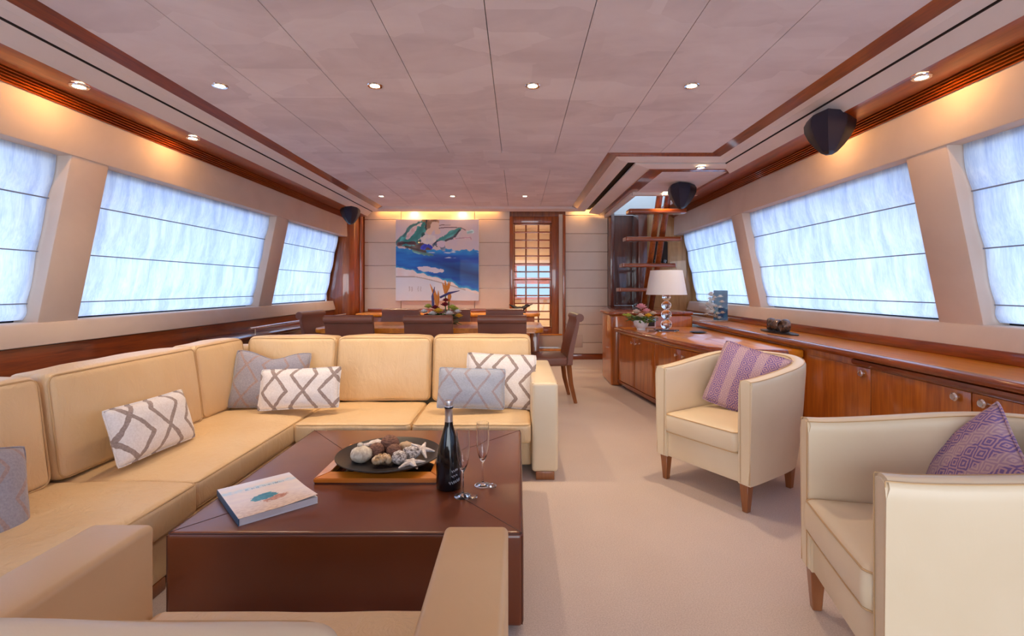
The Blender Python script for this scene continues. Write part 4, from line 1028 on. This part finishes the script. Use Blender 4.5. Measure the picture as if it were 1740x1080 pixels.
for i in range(6):
    ya, yb_ = seams[i]+.003, seams[i+1]-.003; bm = new(); box(bm, 2.196, 2.212, ya, yb_, .09, .690, .003); dd = obj('door', bm, M['wood_panel'], lg)
    yk = yb_-.07 if i % 2 == 0 else ya+.07
    yk = {2: yb_-.07, 3: yb_-.07, 4: ya+.07, 5: ya+.06}.get(i, yk)
    bm = new(); lathe(bm, [(0, 0), (.008, 0), (.008, .012), (.020, .015), (.022, .022), (.016, .028), (.008, .026), (0, .029)], 20)
    for v in bm.verts: v.co = Vector((2.196-v.co.z, yk+v.co.x, .655+v.co.y))
    obj('knob', bm, M['chrome'], dd)
# stair base cabinet
st = thing('stair_base_cabinet', 'tall wooden cabinet block at the foot of the stair', 'cabinet', (0, 0, 0))
bm = new(); prism_z(bm, [(1.14, 5.99), (1.20, 5.96), (2.135, 5.96), (2.135, 7.75), (2.03, 8.13), (1.52, 8.13), (1.14, 6.6)], .0, .86, .02, 3); obj('body', bm, M['wood_panel'], st)
bm = new(); prism_z(bm, [(1.11, 5.97), (1.18, 5.945), (2.138, 5.945), (2.138, 7.73), (2.03, 8.13), (1.50, 8.13), (1.11, 6.62)], .86, .90, .014, 3); obj('worktop', bm, M['wood_y'], st)

# stair: twin stringers with cantilevered treads
sr = thing('open_staircase', 'open reddish timber stair with twin stringers rising to the hatch', 'stairs', (0, 0, 0))
for x, m_ in ((1.815, 'wood_z'), (1.925, 'wood_dark')):
    bm = new(); p0, p1 = Vector((x, 7.08, .90)), Vector((x, 6.21, 2.46))
    box(bm, -.038, .038, -.02, .02, 0, (p1-p0).length, .006); d = (p1-p0).normalized(); rot = d.to_track_quat('Z', 'X').to_matrix().to_4x4()
    ax = Vector((1, 0, 0)); yv = d.cross(ax).normalized(); rot = Matrix((ax, yv, d)).transposed().to_4x4()
    for v in bm.verts: v.co = (rot @ v.co)*1.0 + p0
    obj('stringer', bm, M['wood_z'] if m_ == 'wood_z' else M['wood_y'], sr)
for k, (y, z) in enumerate(((6.92, 1.167), (6.70, 1.50), (6.48, 1.835), (6.28, 2.17))):
    bm = new(); prism_z(bm, [(x+1.775, yy+y) for x, yy in rrect(.365, .11, .02, 3)], z-.026, z+.026, .006, 2); obj('tread', bm, M['wood_x'], sr)

# ------------------------------------------------------------------ things on the sideboard
lamp = thing('table_lamp', 'table lamp with white drum shade and stacked clear glass balls on the sideboard', 'lamp', (1.635, 5.38, .72), R(12))
bm = new(); box(bm, -.10, .10, -.10, .10, 0, .018, .003); obj('lamp_base', bm, M['crystal'], lamp)
z = .018
for r in (.060, .056, .052, .045):
    bm = new(); ball(bm, (0, 0, z+r*.93), r, 1, 1, .95, 4); obj('glass_ball', bm, M['crystal'], lamp); z += r*1.86
    bm = new(); lathe(bm, [(0, -.004), (.020, -.004), (.022, 0), (.020, .004), (0, .004)], 20, (0, 0, z)); obj('chrome_collar', bm, M['chrome'], lamp)
bm = new(); tube(bm, [(0, 0, z), (0, 0, z+.10)], .007, 10); obj('lamp_stem', bm, M['chrome'], lamp)
bm = new(); lathe(bm, [(.218, .40), (.172, .665), (.169, .665), (.214, .402), (.218, .40)], 48); obj('lamp_shade', bm, M['lamp_shade'], lamp)
bm = new()
for a in (0, 2*PI/3, 4*PI/3): tube(bm, [(0, 0, z+.09), (.172*math.cos(a), .172*math.sin(a), .655)], .002, 5)
obj('shade_carrier', bm, M['chrome'], lamp)

pf = thing('potted_flowers', 'low white bowl of pink and yellow flowers beside the table lamp', 'flowers', (1.395, 5.53, .72))
bm = new(); lathe(bm, [(0, 0), (.048, 0), (.050, .008), (.046, .014), (.075, .045), (.088, .085), (.084, .105), (.090, .112), (.084, .110), (.078, .10), (0, .09)], 32); obj('bowl', bm, M['white_china'], pf)
bm = new(); foliage(bm, (0, 0, .09), .16, .06, 110, .06); obj('foliage', bm, green2, pf)
for x, y, z, r, k in ((0, 0, .235, .075, 'pink'), (.05, -.04, .20, .055, 'pink'), (-.06, -.03, .19, .055, 'cream'), (.055, -.10, .15, .050, 'yellow'), (-.15, -.02, .15, .045, 'lime'), (.13, -.02, .17, .05, 'cream'), (-.03, -.10, .15, .05, 'cream'), (-.19, 0, .16, .03, 'lime'), (.16, -.05, .13, .035, 'cream')):
    bm = new(); bloom(bm, (x, y, z), r, 3, 9); obj('blossom', bm, petal[k], pf)
ck = thing('desk_clock', 'small silver-framed square clock behind the lamp base', 'clock', (1.565, 5.76, .72), R(8))
bm = new(); box(bm, -.062, .062, -.015, .015, 0, .115, .004); obj('clock_case', bm, M['foil'], ck)
bm = new(); box(bm, -.042, .042, -.019, -.0145, .022, .095, .002); obj('clock_face', bm, M['black'], ck)
sp_ = thing('silver_dish', 'shallow dark dish lying right of the lamp', 'dish', (1.90, 5.15, .72)); bm = new(); lathe(bm, [(0, .004), (.05, .004), (.085, .014), (.088, .012), (.05, 0), (0, 0)], 28); obj('dish_body', bm, M['black_plate'], sp_)

# flower picture in a clear acrylic box on the ledge
ab = thing('acrylic_flower_frame', 'clear acrylic block with white blossoms before a blue panel, on the window ledge', 'ornament', (2.375, 5.93, .788), R(-22))
bm = new(); box(bm, .0, .16, .05, .058, .012, .375); obj('blue_panel', bm, mottled('blue_panel', (.01, .05, .16), (.04, .17, .32), 14, bump=.05), ab)
bm = new(); box(bm, -.16, .17, -.07, .07, 0, .010, .002); obj('acrylic_base', bm, M['acrylic'], ab)
bm = new(); box(bm, -.16, .17, -.07, -.066, .010, .38); obj('acrylic_front', bm, M['acrylic'], ab)
bm = new(); rnd = random.Random(5)
tube(bm, [(.05, 0, .01), (.02, 0, .12), (-.02, 0, .24), (.0, 0, .34)], .004, 6); tube(bm, [(.02, 0, .10), (-.09, 0, .20)], .003, 6); tube(bm, [(.0, 0, .06), (.10, 0, .22)], .003, 6); obj('branch', bm, green, ab)
for i in range(24):
    q = i/24; x = -.09+.13*rnd.random()+(.06 if i % 5 == 0 else 0); zz_ = .035+.31*q; bm = new(); bloom(bm, (x*(1.1-.4*q)+.01, rnd.uniform(-.03, .02), zz_), .038, 2, 6, .9); obj('blossom', bm, petal['cream'] if i % 2 else petal['white'], ab)

# long dark plate with carved rings
lp_ = thing('long_plate', 'long pointed dark plate on the window ledge', 'plate', (2.375, 4.45, .788), R(90))
bm = new(); pts = []
for k in range(40): a = 2*PI*k/40; pts.append((.31*math.copysign(abs(math.cos(a))**1.1, math.cos(a)), .085*math.copysign(abs(math.sin(a))**1.3, math.sin(a))))
prism_z(bm, pts, 0, .010, .003, 1); obj('plate_body', bm, M['black_plate'], lp_)
ring_m = mottled('carved_bronze', (.03, .022, .022), (.22, .13, .09), 34); ring_m.node_tree.nodes['Principled BSDF'].inputs['Metallic'].default_value = .4; ring_m.node_tree.nodes['Principled BSDF'].inputs['Roughness'].default_value = .3
for i, (dyy, s, lab) in enumerate(((.125, .058, 'carved bronze ring at the far end of the long dark plate'), (.01, .056, 'carved bronze ring in the middle of the long dark plate'), (-.11, .060, 'carved bronze ring at the near end of the long dark plate'))):
    bm = new(); pts = [(s*.74*math.cos(a), 0, s+.0+s*.74*math.sin(a)) for a in [2*PI*k/24 for k in range(24)]]; tube(bm, pts, s*.26, 10, True)
    for v in bm.verts: v.co.y *= 2.4
    for v in bm.verts: v.co += Vector(v.co).normalized()*.003*mnoise.noise(v.co*60)
    o = obj('carved_ring', bm, ring_m, None, loc=(2.372, 4.45+dyy, .7985), rotz=R((62, 20, 78)[i])); tag(o, lab, 'ornament', 'carved rings on the long dark plate')

# glass rack shelf at the back of the stairwell
sh = thing('glass_shelf', 'small dark niche shelf behind the stair holding drinking glasses', 'shelf', (2.24, 7.68, 1.52), R(-19))
bm = new(); box(bm, -.11, .11, -.05, .02, 0, .015, .003); obj('shelf_board', bm, M['wood_dark'], sh)
bm = new(); box(bm, -.11, .11, .012, .02, .015, .40); obj('dark_back', bm, M['slat_gap'], sh)
for i, x in enumerate((-.07, 0, .07)):
    bm = new(); lathe(bm, [(0, .002), (.02, 0), (.022, .05), (.026, .10), (.0245, .10), (.020, .05), (.018, .006), (0, .006)], 20)
    ax = Vector((x*math.cos(R(19)), -x*math.sin(R(19)), 0)); o = obj('drinking_glass', bm, M['glass'], None, loc=(2.24+ax.x-.006, 7.68+ax.y-.018, 1.5355)); tag(o, 'clear tumbler on the niche shelf behind the stair, %s of three' % ('left', 'middle', 'right')[i], 'glass', 'tumblers on the niche shelf')
